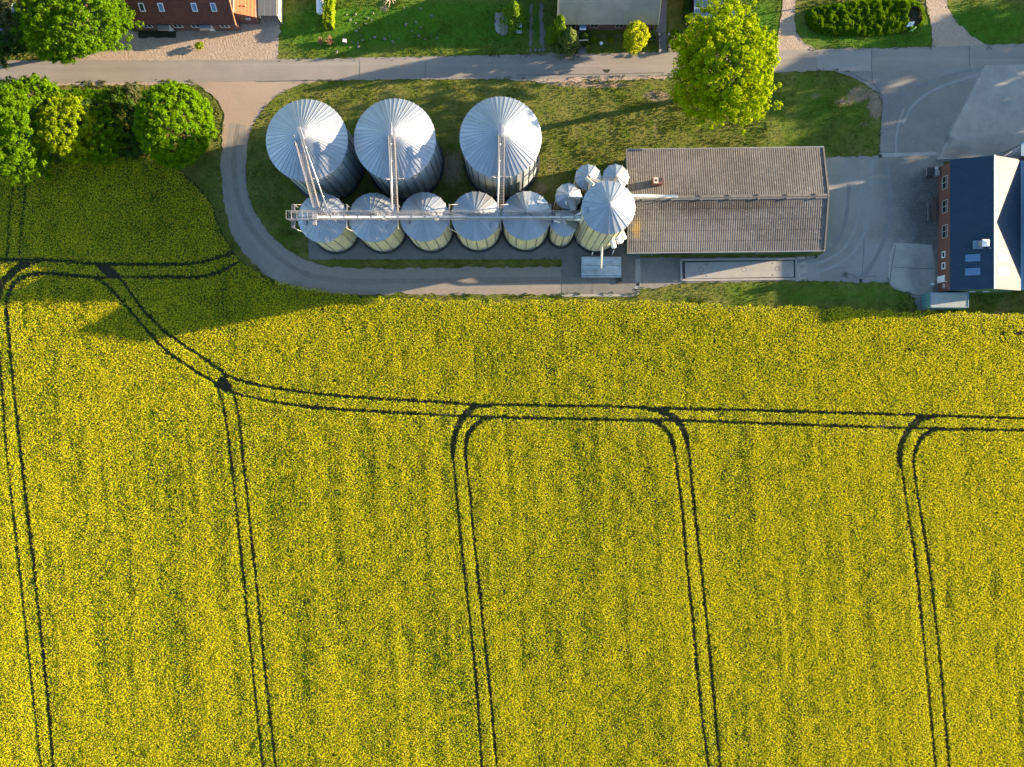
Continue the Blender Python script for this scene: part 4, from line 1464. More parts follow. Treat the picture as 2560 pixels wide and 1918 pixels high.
# ---- three bridges up to the wide silos
BR = [((794, 521), (744.5, 339), (821, 531), (749, 327), 'slanting bridge from the caged catwalk end to the wide silo by the track', 'slanting conveyor tube up to the wide silo by the track'),
      ((989, 527), (981, 345), (980.7, 527), (975, 316), 'bridge from the catwalk up to the wide silo between the others', 'conveyor tube up to the wide silo between the others'),
      ((1252, 523), (1254, 345), (1244, 523), (1250, 318), 'bridge from the catwalk up to the wide silo standing apart', 'conveyor tube up to the wide silo standing apart')]
for i, (w0, w1, p0, p1, lab, lab2) in enumerate(BR):
    a, b = P(*w0, 11.1), P(*w1, 14.75)
    d = (b - a)
    L = d.length
    d = d.normalized()
    s = d.cross(Vector((0, 0, 1))).normalized()
    t = thing('inspection_bridge', a, lab, 'bridge', 'bridges from the catwalk to the wide silos')
    mb = MB()
    for j in range(44):
        c = a.lerp(b, .97 * j / 43)
        mb.beam(c - s * .34, c + s * .34, .05, .03)
    for q in (-.38, .38):
        mb.beam(a + s * q - Vector((0, 0, .08)), b + s * q - Vector((0, 0, .08)), .04, .09)
    mb.build('deck', M['grate'], t)
    for q in (-.42, .42):
        mb = MB()
        for z in (.5, 1.05):
            mb.tube([a + s * q + Vector((0, 0, z)), b + s * q + Vector((0, 0, z))], .022, 6)
        for j in range(14):
            c = a.lerp(b, j / 13) + s * q
            mb.beam(c, c + Vector((0, 0, 1.05)), .028)
        mb.build('handrail', M['rail'], t)
    c = big_c[i]
    f = None
    for j in range(200):                      # where the bridge passes the eave
        e = a.lerp(b, j / 199)
        if (Vector((e.x, e.y)) - Vector((c.x, c.y))).length < 6.0:
            f = e
            break
    mb = MB()
    for q in (-1.35, 1.35):
        mb.beam(f + s * q * .45 - Vector((0, 0, 1.1)), f + s * q * .45 + Vector((0, 0, .5)), .09)
    mb.beam(f - s * 1.35 + Vector((0, 0, .12)), f + s * 1.35 + Vector((0, 0, .12)), .10)
    mb.beam(f - s * 1.35 + Vector((0, 0, .12)), f - s * .5 - Vector((0, 0, .9)), .07)
    mb.beam(f + s * 1.35 + Vector((0, 0, .12)), f + s * .5 - Vector((0, 0, .9)), .07)
    mb.build('support_frame', M['rail'], t)
    t = thing('conveyor', P(*p0, 11.6), lab2, 'conveyor', 'conveyor tubes on the bridges')
    ta, tb = P(*p0, 11.7), P(*p1, 15.9)
    mb = MB()
    mb.tube([ta, ta.lerp(tb, .5), ta.lerp(tb, .93)], .11, 12)
    mb.build('tube', M['galv_rib'], t, smooth=True)
    mb = MB()
    for f_ in (.2, .4, .6, .8):
        e = ta.lerp(tb, f_)
        mb.tube([e - (tb - ta).normalized() * .05, e + (tb - ta).normalized() * .05], .215, 12)
    mb.build('flanges', M['galv_rib'], t)
    mb = MB()
    e = ta.lerp(tb, .9)
    d2 = (tb - ta).normalized()
    mb.beam(e, e + d2 * 1.7, .5, .45)
    mb.build('drive_box', M['galv_rib'], t)
    mb = MB()
    mb.tube([e + Vector((0, 0, -.2)), Vector((c.x, c.y, 14.9))], [.22, .22], 12)
    mb.build('outlet', M['galv_rib'], t)

# ------------------------------------------------------------------ loading corner
t = thing('hopper_cover', P(1503, 668), 'pale blue steel cover of the grain intake below the tall silo', 'intake cover')
a, b, c_, d_ = [P(*q, .75) for q in ((1455, 692), (1552, 692), (1552, 643), (1455, 643))]
mb = MB()
prof = [(0, .48), (.10, .78), (.17, .80), (.18, .70), (.36, .62), (.55, .72), (.60, .60), (.78, .66), (.93, .76), (1.0, .72)]
for (f0, z0), (f1, z1) in zip(prof[:-1], prof[1:]):
    q0, q1 = a.lerp(d_, f0), b.lerp(c_, f0)
    q2, q3 = b.lerp(c_, f1), a.lerp(d_, f1)
    mb.poly([(q0.x, q0.y, z0), (q1.x, q1.y, z0), (q2.x, q2.y, z1), (q3.x, q3.y, z1)])
mb.build('lid', M['tray'], t)
mb = MB()
for p, q in ((a, b), (b, c_), (c_, d_), (d_, a)):
    mb.beam((p.x, p.y, .42), (q.x, q.y, .42), .12, .76)
mb.build('rim', M['tray'], t)
mb = MB()
pr = []
c = P(1546.7, 701.8)
mb2 = []
R0, r0 = .34, .14
for i in range(24):
    a = 2 * math.pi * i / 24
    for j in range(10):
        q = 2 * math.pi * j / 10
        mb2.append((c.x + (R0 + r0 * math.cos(q)) * math.cos(a), c.y + (R0 + r0 * math.cos(q)) * math.sin(a), .14 + .1 * math.sin(q) + .03))
mb.add(mb2, [(i * 10 + j, ((i + 1) % 24) * 10 + j, ((i + 1) % 24) * 10 + (j + 1) % 10, i * 10 + (j + 1) % 10) for i in range(24) for j in range(10)])
tag(mb.build('tyre', M['black'], smooth=True), 'black tyre lying flat on the concrete pad below the intake cover', 'tyre')

for px, lab in (((1595, 711), 'dark square drain grate beside the loading pad'), ((2201, 390), 'dark square drain grate at the barn end of the drain strip'), ((2152, 702), 'dark square drain grate at the grass edge of the yard')):
    g_ = thing('drain_grate', P(*px, .03), lab, 'drain grate', 'drain grates in the yard')
    mb = MB()
    mb.box(P(*px, .045), (.52, .52, .03))
    mb.build('frame', M['ring'], g_)
    mb = MB()
    for i in range(5):
        q = P(*px, .065)
        mb.box((q.x - .18 + i * .09, q.y, .065), (.03, .42, .012))
    mb.build('grille', M['black'], g_)

# weighbridge south of the barn
wb = thing('weighbridge', P(1847, 673), 'long pale concrete weighbridge plate in a steel frame below the barn', 'weighbridge')
mb = MB()
c4 = [P(*q, .09) for q in ((1713, 697), (1984, 692), (1984, 653), (1713, 657))]
mb.slab(c4, .07)
mb.build('plate', M['conc_light'], wb)
mb = MB()
for p, q in (((1704, 701), (1991, 697)), ((1991, 697), (1990, 647)), ((1990, 647), (1702, 650)), ((1702, 650), (1704, 701))):
    mb.beam(P(*p, .06), P(*q, .06), .34, .14)
mb.build('kerb', M['conc'], wb)
mb = MB()
for p, q in (((1710, 699), (1987, 694)), ((1987, 694), (1987, 650)), ((1987, 650), (1710, 654)), ((1710, 654), (1710, 699))):
    mb.beam(P(*p, .055), P(*q, .055), .09, .14)
mb.build('gap_seal', M['ring'], wb)
for px in ((1753, 675), (1860, 674), (1943, 672)):
    mb = MB()
    c = P(*px, .092)
    n = 28
    vs = [(c.x + r * math.cos(2 * math.pi * i / n), c.y + r * math.sin(2 * math.pi * i / n), c.z + .004) for r in (.35, .40) for i in range(n)]
    mb.add(vs, [(i, (i + 1) % n, (i + 1) % n + n, i + n) for i in range(n)])
    mb.build('manhole_ring', M['ring'], wb)
for px in ((1765, 661), (1766, 690), (1931, 658), (1931, 688)):
    mb = MB()
    c = P(*px, .09)
    mb.lathe(c, [(.11, 0), (.11, .01)], 12)
    mb.build('lifting_eye', M['black'], wb)


# ------------------------------------------------------------------ windows
def window(parent, c, w, h, ax, fm, gm, mull=(1, 0), fr=.07, name='window'):
    """upright window centred at c; ax is its outward horizontal axis"""
    c = Vector(c)
    ax = Vector(ax)
    s = Vector((-ax.y, ax.x, 0))
    up = Vector((0, 0, 1))
    mb = MB()
    for q in (-1, 1):
        mb.beam(c + s * q * (w / 2 - fr / 2) - up * h / 2, c + s * q * (w / 2 - fr / 2) + up * h / 2, fr, .08)
        mb.beam(c - s * (w / 2 - fr) + up * q * (h / 2 - fr / 2), c + s * (w / 2 - fr) + up * q * (h / 2 - fr / 2), .08, fr)
    for i in range(mull[0]):
        x = -w / 2 + w * (i + 1) / (mull[0] + 1)
        mb.beam(c + s * x - up * (h / 2 - fr), c + s * x + up * (h / 2 - fr), fr, .07)
    for i in range(mull[1]):
        z = h * .2
        mb.beam(c - s * (w / 2 - fr) + up * z, c + s * (w / 2 - fr) + up * z, .075, fr * .8)
    f = mb.build(name, fm, parent)
    mb = MB()
    g0 = c - ax * .02
    mb.poly([g0 - s * w / 2 - up * h / 2, g0 + s * w / 2 - up * h / 2, g0 + s * w / 2 + up * h / 2, g0 - s * w / 2 + up * h / 2])
    mb.build('pane', gm, f)
    return f


# ------------------------------------------------------------------ corrugated barn
def barn():
    ang = R(.7)
    c = Vector((33.4, 28.72, 0))
    ca, sa = math.cos(ang), math.sin(ang)

    def L(x, y, z):
        return Vector((c.x + x * ca - y * sa, c.y + x * sa + y * ca, z))
    hl, hw, ze, zr = 15.5, 8.05, 4.2, 5.9
    t = thing('barn', c, 'long barn with grey corrugated roof beside the tall silo', 'barn')
    mb = MB()
    w = [(-hl + .35, -hw + .3), (hl - .35, -hw + .3), (hl - .35, hw - .3), (-hl + .35, hw - .3)]
    for i in range(4):
        p, q = w[i], w[(i + 1) % 4]
        if i % 2 == 0:
            mb.poly([L(*p, 0), L(*q, 0), L(*q, ze), L(*p, ze)])
        else:
            m_ = ((p[0] + q[0]) / 2, 0)
            mb.poly([L(*p, 0), L(*q, 0), L(*q, ze - .02), L(*m_, zr - .12), L(*p, ze - .02)])
    mb.build('wall', M['green_wall'], t)
    for sgn, nm in ((-1, 'roof'), (1, 'roof')):
        mb = MB()
        rows = 5
        xs = np.arange(-hl, hl + .01, .0875)
        vs, fs = [], []
        for rI in range(rows):
            for e in (0, 1):
                f = (rI + e) / rows
                y = sgn * hw * (1 - f)
                z = ze + (zr - ze) * f + (.035 if e == 0 else 0)
                for i, x in enumerate(xs):
                    vs.append(L(x, y, z + .016 * math.sin(i * math.pi / 2 + .785)))
        nx = len(xs)
        for rI in range(rows):
            o = rI * 2 * nx
            for i in range(nx - 1):
                q = (o + i, o + i + 1, o + nx + i + 1, o + nx + i)
                fs.append(q if sgn < 0 else q[::-1])
        mb.add(vs, fs)
        mb.build(nm, M['fibre'], t)
    mb = MB()
    for s in (-1, 1):
        for f in (0, 1):
            mb.poly([L(-hl + .3, 0, zr + .10), L(hl, 0, zr + .10), L(hl, s * .36, zr + .05), L(-hl + .3, s * .36, zr + .05)])
            break
    mb.tube([L(-hl + .2, 0, zr + .1), L(hl + .05, 0, zr + .1)], .06, 8)
    rg = mb.build('ridge_cap', M['fibre_pale'], t)
    for i in range(7):
        x = -13.2 + 4.45 * i
        mb = MB()
        mb.box(L(x, .3, zr + .12), (.38, .26, .18), ang)
        mb.box(L(x, -.3, zr + .12), (.38, .26, .18), ang)
        mb.build('ridge_vent', M['fibre_pale'], t)
    for x in (-hl + .1, hl - .1):
        mb = MB()
        for s in (-1, 1):
            mb.beam(L(x, s * hw, ze + .06), L(x, 0, zr + .08), .24, .12)
        mb.build('verge_board', M['fibre_pale'], t)
    for s in (-1, 1):
        mb = MB()
        mb.tube([L(-hl, s * (hw + .08), ze - .06), L(hl, s * (hw + .08), ze - .06)], .09, 8)
        mb.build('gutter', M['rail'], t)
    for x0, x1, nm, m in ((-14.8, -11, 'window', 'dark_glass'), (-9.5, -4.5, 'barn_door', 'dark_glass'), (6.2, 9.6, 'barn_door', 'wood'), (-4, -2.5, 'window', 'dark_glass')):
        mb = MB()
        q = L((x0 + x1) / 2, -hw + .26, 2.0 if nm == 'barn_door' else 2.3)
        mb.box(q, (x1 - x0, .1, 3.6 if nm == 'barn_door' else 1.2), ang)
        mb.build(nm, M[m], t)
    mb = MB()
    mb.beam(L(5.9, -hw + .2, .1), L(5.9, -hw + .2, 3.9), .12)
    mb.beam(L(-11.0, -hw + .2, .1), L(-11.0, -hw + .2, 3.9), .12)
    mb.build('downpipe', M['trim_blue'], t)
    mb = MB()
    q = P(1642, 456, 5.8)
    mb.box((q.x, q.y, 5.8), (1.5, 1.0, 2.0), ang)
    ch = mb.build('chimney', M['chimney_brick'], t)
    mb = MB()
    mb.box((q.x - .33, q.y + .02, 6.85), (.72, .9, .12), ang)
    mb.build('cap', M['chimney_cap'], ch)
    mb = MB()
    mb.box((q.x - .33, q.y + .02, 6.915), (.32, .36, .02), ang)
    mb.box((q.x + .42, q.y + .12, 6.815), (.46, .6, .02), ang)
    mb.build('flue', M['black'], ch)
    mb = MB()
    mb.box(L(hl + .12, 5.0, 2.4), (.2, 1.0, .3), ang)
    mb.build('wall_lamp', M['orange_band'], t)


barn()


# ------------------------------------------------------------------ navy roofed hall
def hall():
    xw, xr, xe, ys, yn, ze, zr = 68.95, 74.45, 79.95, 14.62, 35.2, 3.7, 5.85
    t = thing('hall', (xr, 25, 0), 'brick hall with a dark navy metal roof at the yard', 'hall')
    mb = MB()
    x0, x1, y0, y1 = xw + .06, xe - .1, ys + .12, yn - .32
    mb.poly([(x0, y1, 0), (x0, y0, 0), (x0, y0, ze), (x0, y1, ze)])
    mb.build('wall', M['brick'], t)
    mb = MB()
    mb.poly([(x1, y0, 0), (x1, y1, 0), (x1, y1, ze), (x1, y0, ze)])
    mb.build('wall', M['brick'], t)
    for y, f in ((y0, 1), (y1, -1)):
        mb = MB()
        q = [(x0, y, 0), (x1, y, 0), (x1, y, ze), (xr, y, zr - .1), (x0, y, ze)]
        mb.poly(q if f > 0 else q[::-1])
        mb.build('gable', M['green_wall'], t)
    sl = math.hypot(xr - xw, zr - ze)
    for s in (-1, 1):
        mb = MB()
        xo = xw if s < 0 else xe
        n = 82
        for i in range(n):
            ya, yb = ys + (yn - ys) * i / n, ys + (yn - ys) * (i + 1) / n
            yc = yb - .055
            p = [(xo, ya, ze), (xr, ya, zr), (xr, yc, zr), (xo, yc, ze)]
            mb.poly(p[::-1] if s < 0 else p)
            q = [(xo, yc, ze), (xr, yc, zr), (xr, yc + .012, zr + .04), (xo, yc + .012, ze + .04)]
            mb.poly(q)
            q = [(xo, yc + .012, ze + .04), (xr, yc + .012, zr + .04), (xr, yb - .012, zr + .04), (xo, yb - .012, ze + .04)]
            mb.poly(q)
            q = [(xo, yb - .012, ze + .04), (xr, yb - .012, zr + .04), (xr, yb, zr), (xo, yb, ze)]
            mb.poly(q)
        mb.build('roof', M['navy'], t)
    mb = MB()
    mb.beam((xr, ys - .03, zr + .06), (xr, yn + .05, zr + .06), .26, .09)
    mb.build('ridge_cap', M['white_steel'], t)
    mb = MB()
    mb.beam((xw - .02, ys, ze - .06), (xw - .02, yn, ze - .06), .1, .14)
    mb.build('gutter', M['navy'], t)
    # windows of the brick wall, facing west
    for y in (32.0, 28.2, 24.25):
        window(t, (xw, y, 2.15), 2.05, 1.5, (-1, 0, 0), M['frame_pale'], M['dark_glass'], (1, 1), .09)
    for y in (20.6, 18.8):
        window(t, (xw, y, 1.75), 1.05, .95, (-1, 0, 0), M['white'], M['dark_glass'], (0, 0), .15)
    window(t, (xw, 15.55, 1.85), .65, .45, (-1, 0, 0), M['white'], M['brick'], (0, 0), .08)
    mb = MB()
    mb.box((xw, 16.75, 1.08), (.1, 1.08, 2.0))
    dr = mb.build('door', M['white'], t)
    mb = MB()
    mb.box((xw - .1, 16.35, 1.1), (.1, .05, .16))
    mb.build('handle', M['rail'], dr)
    mb = MB()
    mb.box((xw, 16.2, 2.5), (.2, .12, .12))
    mb.build('wall_lamp', M['white'], t)
    # translucent roof sheets; sky blue and sunlit white are put into their colours
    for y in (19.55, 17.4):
        for s, m, f0, f1 in ((-1, 'skylight', .33, .67), (1, 'skylight_sunlit', .13, .50)):
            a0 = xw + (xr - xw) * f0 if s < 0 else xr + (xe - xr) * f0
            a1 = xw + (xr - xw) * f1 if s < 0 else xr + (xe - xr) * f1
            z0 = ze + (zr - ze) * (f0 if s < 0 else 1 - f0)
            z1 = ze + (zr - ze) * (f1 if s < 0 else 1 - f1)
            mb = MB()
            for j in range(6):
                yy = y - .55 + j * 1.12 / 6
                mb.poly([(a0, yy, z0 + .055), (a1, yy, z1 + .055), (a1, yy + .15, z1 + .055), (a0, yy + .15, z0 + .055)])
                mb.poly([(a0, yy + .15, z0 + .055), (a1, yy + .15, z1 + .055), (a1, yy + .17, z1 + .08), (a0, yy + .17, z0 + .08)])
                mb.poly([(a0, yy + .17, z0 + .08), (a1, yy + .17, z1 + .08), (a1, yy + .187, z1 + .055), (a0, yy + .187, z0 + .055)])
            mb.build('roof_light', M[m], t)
    # roof vent
    q = P(2465, 607, 6.4)
    mb = MB()
    mb.box((q.x - .1, q.y - .05, 5.75), (.8, .9, 1.0))
    v = mb.build('roof_vent', M['rail'], t)
    mb = MB()
    cx, cy = q.x, q.y
    mb.hexa([Vector((cx + a * .55, cy + b * .55, 6.3)) for a, b in ((-1, -1), (1, -1), (1, 1), (-1, 1))] + [Vector((cx + a * .12, cy + b * .12, 6.62)) for a, b in ((-1, -1), (1, -1), (1, 1), (-1, 1))])
    mb.build('cowl', M['white'], v)
    mb = MB()
    mb.box((cx, cy, 6.63), (.15, .15, .04))
    mb.build('vent_hole', M['black'], v)
    mb = MB()
    mb.box((q.x - .45, q.y - .1, 5.25), (1.7, 1.25, .12))
    mb.build('flashing', M['trim_blue'], v)
    for y in (22.1, 20.9):
        mb = MB()
        mb.box((73.85, y, 5.72), (.28, .08, .06))
        mb.build('snow_hook', M['rail'], t)
    mb = MB()
    for x in (73.0, 75.2):
        mb.box((x, ys - .05, 2.6), (1.0, .1, .12))
    mb.build('gable_lamp', M['white'], t)


hall()


def hall2():
    """the gabled hall east of the navy roof, beyond the edge of the photograph; its valley gutter is in view"""
    t = thing('gabled_hall', (95, 26.4, 0), 'tall gabled hall standing against the navy roofed hall', 'hall')
    x0, x1, yc, hw, ze, zr = 82.3, 112, 26.4, 11.0, 3.65, 7.05
    mb = MB()
    mb.poly([(x0, yc + hw, 0), (x0, yc - hw, 0), (x0, yc - hw, ze), (x0, yc, zr), (x0, yc + hw, ze)])
    mb.poly([(x1, yc - hw, 0), (x1, yc + hw, 0), (x1, yc + hw, ze), (x1, yc, zr), (x1, yc - hw, ze)])
    for s in (-1, 1):
        mb.poly([(x0, yc + s * hw, 0), (x1, yc + s * hw, 0), (x1, yc + s * hw, ze), (x0, yc + s * hw, ze)])
    mb.build('wall', M['brick_dark'], t)
    mb = MB()
    for s in (-1, 1):
        mb.slab([(x0 - .02, yc + s * (hw + .2), ze), (x1 + .2, yc + s * (hw + .2), ze), (x1 + .2, yc, zr + .06), (x0 - .02, yc, zr + .06)][::s], .05)
    mb.build('roof', M['steel_blue'], t)
    mb = MB()      # flat valley roof between the two halls
    mb.poly([(80.06, 14.7, 3.48), (82.25, 14.7, 3.52), (82.25, 35.1, 3.52), (80.06, 35.1, 3.48)])
    mb.beam((80.75, 14.7, 3.56), (80.75, 35.1, 3.56), .16, .12)
    for i in range(9):
        mb.box((81.0, 16 + 2.1 * i + random.uniform(-.3, .3), 3.55), (.3, .25, .1))
    mb.build('valley_gutter', M['trim_blue'], t)
    mb = MB()      # steel porch at the north end
    mb.slab([(79.6, 35.6, 4.3), (83, 35.6, 4.4), (83, 37.7, 4.4), (79.6, 37.7, 4.3)], .22)
    mb.build('porch_roof', M['trim_blue'], t)
    mb = MB()
    mb.beam((79.7, 37.2, 4.1), (76.6, 35.3, 3.9), .10)
    mb.beam((79.7, 36.8, 4.1), (77.2, 35.3, 3.2), .07)
    mb.beam((79.8, 37.5, 0), (79.8, 37.5, 4.1), .14)
    mb.build('porch_strut', M['rail'], t)


hall2()

# shipping container
t = thing('container', P(2372, 752), 'weathered shipping container with teal doors beside the navy roofed hall', 'container')
x0, x1, y0, y1, zc = 66.4, 72.45, 12.06, 14.46, 2.6
mb = MB()
for y, s in ((y0, -1), (y1, 1)):
    n = 40
    vs = []
    for i in range(n + 1):
        x = x0 + .12 + (x1 - x0 - .24) * i / n
        d = (.04 if i % 4 < 2 else 0) * -s
        vs += [(x, y + d, .12), (x, y + d, zc - .08)]
    mb.add(vs, [(2 * i, 2 * i + 2, 2 * i + 3, 2 * i + 1) for i in range(n)])
mb.poly([(x1 - .03, y0, .1), (x1 - .03, y1, .1), (x1 - .03, y1, zc - .05), (x1 - .03, y0, zc - .05)])
mb.build('side_wall', M['teal'], t)
mb = MB()
vs = []
n = 48
for i in range(n + 1):
    y = y0 + .06 + (y1 - y0 - .12) * i / n
    d = .025 if i % 4 < 2 else 0
    vs += [(x0 + .1, y, zc - .03 + d), (x1 - .06, y, zc - .03 + d)]
mb.add(vs, [(2 * i, 2 * i + 1, 2 * i + 3, 2 * i + 2) for i in range(n)])
mb.build('roof', M['container_roof'], t)
mb = MB()
for x in (x0 + .06, x1 - .06):
    for y in (y0 + .06, y1 - .06):
        mb.box((x, y, zc / 2), (.14, .14, zc))
    mb.beam((x, y0 + .13, zc - .02), (x, y1 - .13, zc - .02), .12, .13)
    mb.beam((x, y0 + .13, .1), (x, y1 - .13, .1), .12, .14)
for y in (y0 + .06, y1 - .06):
    mb.beam((x0 + .13, y, zc - .02), (x1 - .13, y, zc - .02), .1, .1)
mb.build('frame', M['trim_blue'], t)
for s in (0, 1):
    ya, yb = y0 + .14 + s * 1.07, y0 + .14 + (s + 1) * 1.05
    mb = MB()
    mb.box((x0 + .04, (ya + yb) / 2, 1.32), (.06, yb - ya, 2.3))
    d = mb.build('door', M['teal'], t)
    mb = MB()
    for f in (.3, .75):
        mb.tube([(x0 - .02, ya + (yb - ya) * f, .2), (x0 - .02, ya + (yb - ya) * f, 2.45)], .025, 6)
    mb.beam((x0 - .05, ya + .2, 1.2), (x0 - .05, ya + .75, 1.2), .04)
    mb.build('lock_rod', M['rail'], d)

# things along the brick wall
t = thing('waste_trailer', P(2322, 438), 'small dark trailer with grey canister against the brick wall', 'trailer')
c = P(2319, 434)
mb = MB()
mb.box((c.x, c.y, .75), (1.0, 1.35, .5))
mb.build('body', M['black'], t)
mb = MB()
mb.box((c.x - .62, c.y + .1, .8), (.09, 1.3, .12))
mb.box((c.x - .62, c.y - .5, .5), (.08, .08, .6))
mb.build('tail_board', M['rail'], t)
mb = MB()
for s in (-.7, .7):
    mb.tube([(c.x + .05, c.y + s, .32), (c.x + .05, c.y + s * 1.18, .32)], .32, 16)
mb.build('wheel', M['ring'], t)
mb = MB()
mb.box((c.x + .95, c.y - .2, .7), (.72, .8, 1.0))
mb.tube([(c.x + .95, c.y + .55, .1), (c.x + .95, c.y + .55, .95)], .34, 14)
mb.build('canister', M['rail'], t)
t = thing('plank_stack', P(2336, 520), 'stack of old grey planks leaning along the brick wall', 'planks')
for i, (px, y0_, y1_, z) in enumerate(((2320, 508, 552, .18), (2323, 510, 553, .34), (2331, 494, 546, .2), (2334, 492, 545, .45), (2337, 500, 560, .2), (2340, 496, 556, .55))):
    mb = MB()
    mb.beam(P(px, y0_, z), P(px + random.uniform(-1.5, 1.5), y1_, z), .22, .08)
    mb.build('plank', M['wood'] if i % 2 else M['stone'], t)
mb = MB()
for i in range(7):
    a, b = P(2344 - 2 + i * .3, 400 + .3 * i), P(2376, 397)
mb.beam(P(2344, 399, .18), P(2376, 396, .18), .22, .32)
tag(mb.build('kerb_beam', M['conc_light']), 'pale concrete kerb beam at the upper corner of the navy roofed hall', 'kerb')
mb = MB()
mb.ball(P(2332, 711, .12), (.32, .2, .16), 9, 5, jit=.12)
tag(mb.build('stone', M['white']), 'white stone on the pavement near the hall door', 'stone')


# ------------------------------------------------------------------ red tiled house
def red_house():
    xw, xe, ys, yn, ze, zr = -60.6, -44.05, 57.2, 66.4, 2.6, 7.5
    t = thing('red_house', (-52, 61.8, 0), 'brick house with dark red tiled roof and four roof windows', 'house')
    mb = MB()
    yr = (ys + yn) / 2
    mb.poly([(xw, ys, 0), (xe, ys, 0), (xe, ys, ze), (xw, ys, ze)])
    mb.poly([(xe, yn, 0), (xw, yn, 0), (xw, yn, ze), (xe, yn, ze)])
    mb.poly([(xe, ys, 0), (xe, yn, 0), (xe, yn, ze), (xe, yr, zr), (xe, ys, ze)])
    mb.poly([(xw, yn, 0), (xw, ys, 0), (xw, ys, ze), (xw, yr, zr), (xw, yn, ze)])
    mb.build('wall', M['brick_dark'], t)
    k = (zr - ze) / (yr - ys)
    for s in (-1, 1):
        mb = MB()
        yo = ys - .12 if s < 0 else yn + .12
        zo = ze - .12 * k + .12
        rows = 16
        for i in range(rows):          # courses of tiles, each lapping the one below
            f0, f1 = i / rows, (i + 1) / rows
            ya, yb = yo + (yr - yo) * f0, yo + (yr - yo) * f1
            za, zb = zo + (zr + .12 - zo) * f0 + .045, zo + (zr + .12 - zo) * f1
            q = [(xw - .2, ya, za), (xe + .12, ya, za), (xe + .12, yb, zb), (xw - .2, yb, zb)]
            mb.poly(q if s < 0 else q[::-1])
            q = [(xw - .2, ya, za - .06), (xe + .12, ya, za - .06), (xe + .12, ya, za), (xw - .2, ya, za)]
            mb.poly(q if s < 0 else q[::-1])
        mb.build('roof', M['tile'], t)
    mb = MB()
    mb.beam((xe + .16, ys - .12, ze + .02), (xe + .16, yr, zr + .2), .16, .2)
    mb.build('verge_board', M['brick_orange'], t)
    mb = MB()
    mb.tube([(xw, ys - .22, ze - .1), (xe + .1, ys - .22, ze - .1)], .06, 8)
    mb.build('gutter', M['black'], t)
    nrm = Vector((0, -k, 1)).normalized()
    up = Vector((0, 1, k)).normalized()
    for x in (-57.8, -54.8, -49.6, -46.6):
        y = 58.75
        c = Vector((x, y, ze + (y - ys) * k + .2)) + nrm * .02
        mb = MB()
        sx = Vector((1, 0, 0))
        for q in (-.36, .36):
            mb.beam(c + sx * q - up * .62, c + sx * q + up * .62, .10, .1)
        for q in (-.58, .58):
            mb.beam(c - sx * .31 + up * q, c + sx * .31 + up * q, .10, .1)
        f = mb.build('roof_window', M['white'], t)
        mb = MB()
        mb.poly([c - sx * .36 - up * .58, c + sx * .36 - up * .58, c + sx * .36 + up * .58, c - sx * .36 + up * .58])
        mb.build('pane', M['skylight'] if x > -57 else M['dark_glass'], f)
    for x in (-58.9, -51.9, -47.6, -45.4):
        x = {-58.9: (370 - 1280), -51.9: (445 - 1280), -47.6: (490 - 1280), -45.4: (562 - 1280)}[x] * 118.4 / 1850
        window(t, (x, ys - .03, 1.65), 1.45, 1.0, (0, -1, 0), M['white'], M['dark_glass'], (1, 0), .09)
    for px in (413, 517):
        x = (px - 1280) * 118.3 / 1850
        mb = MB()
        mb.box((x + .3, ys - .04, 1.05), (.95, .08, 2.05))
        d = mb.build('door', M['white'], t)
        mb = MB()
        mb.box((x + .65, ys - .1, 1.05), (.05, .1, .14))
        mb.build('handle', M['rail'], d)
        mb = MB()
        mb.slab([(x - .9, ys - 1.0, 2.2), (x + .9, ys - 1.0, 2.2), (x + .9, ys - .03, 2.45), (x - .9, ys - .03, 2.45)], .05)
        cp = mb.build('door_canopy', M['glass_roof'], t)
        mb = MB()
        for q in (-.85, .85):
            mb.beam((x + q, ys - .95, 2.1), (x + q, ys - .05, 1.6), .05)
        mb.build('bracket', M['white'], cp)
    # lower annex on the east side with orange tiles
    mb = MB()
    xa, yb = -40.85, 58.3
    mb.poly([(xe + .02, yb, 0), (xa, yb, 0), (xa, yb, 2.4), (xe + .02, yb, 3.75)])
    mb.poly([(xa, yb, 0), (xa, 66, 0), (xa, 66, 2.4), (xa, yb, 2.4)])
    mb.build('annex_wall', M['brick_dark'], t)
    mb = MB()
    rows = 9
    for i in range(rows):
        f0, f1 = i / rows, (i + 1) / rows
        x0, x1 = xa + .15 + (xe + .3 - xa - .15) * f0, xa + .15 + (xe + .3 - xa - .15) * f1
        z0, z1 = 2.42 + 1.4 * f0 + .04, 2.42 + 1.4 * f1
        mb.poly([(x0, yb - .1, z0), (x0, 66, z0), (x1, 66, z1), (x1, yb - .1, z1)])
        mb.poly([(x0, yb - .1, z0 - .05), (x0, 66, z0 - .05), (x0, 66, z0), (x0, yb - .1, z0)])
    o = mb.build('annex_roof', M['tile_orange'], t)
    mb = MB()
    mb.beam((xe + .32, yb - .1, 3.9), (xe + .32, 66, 3.9), .16, .1)
    mb.build('valley_gutter', M['frame_pale'], t)
    mb = MB()
    mb.beam((xa + .2, yb - .1, 2.38), (xa + .2, 66, 2.38), .12, .12)
    mb.build('annex_gutter', M['frame_pale'], t)
    mb = MB()
    mb.tube([(-42.1, 59.6, 2.9), (-42.1, 59.6, 3.75)], .1, 10)
    mb.build('vent_pipe', M['brick_orange'], t)
    window(t, (-42.2, yb - .03, 1.7), .75, .5, (0, -1, 0), M['white'], M['dark_glass'], (0, 0), .1)


red_house()

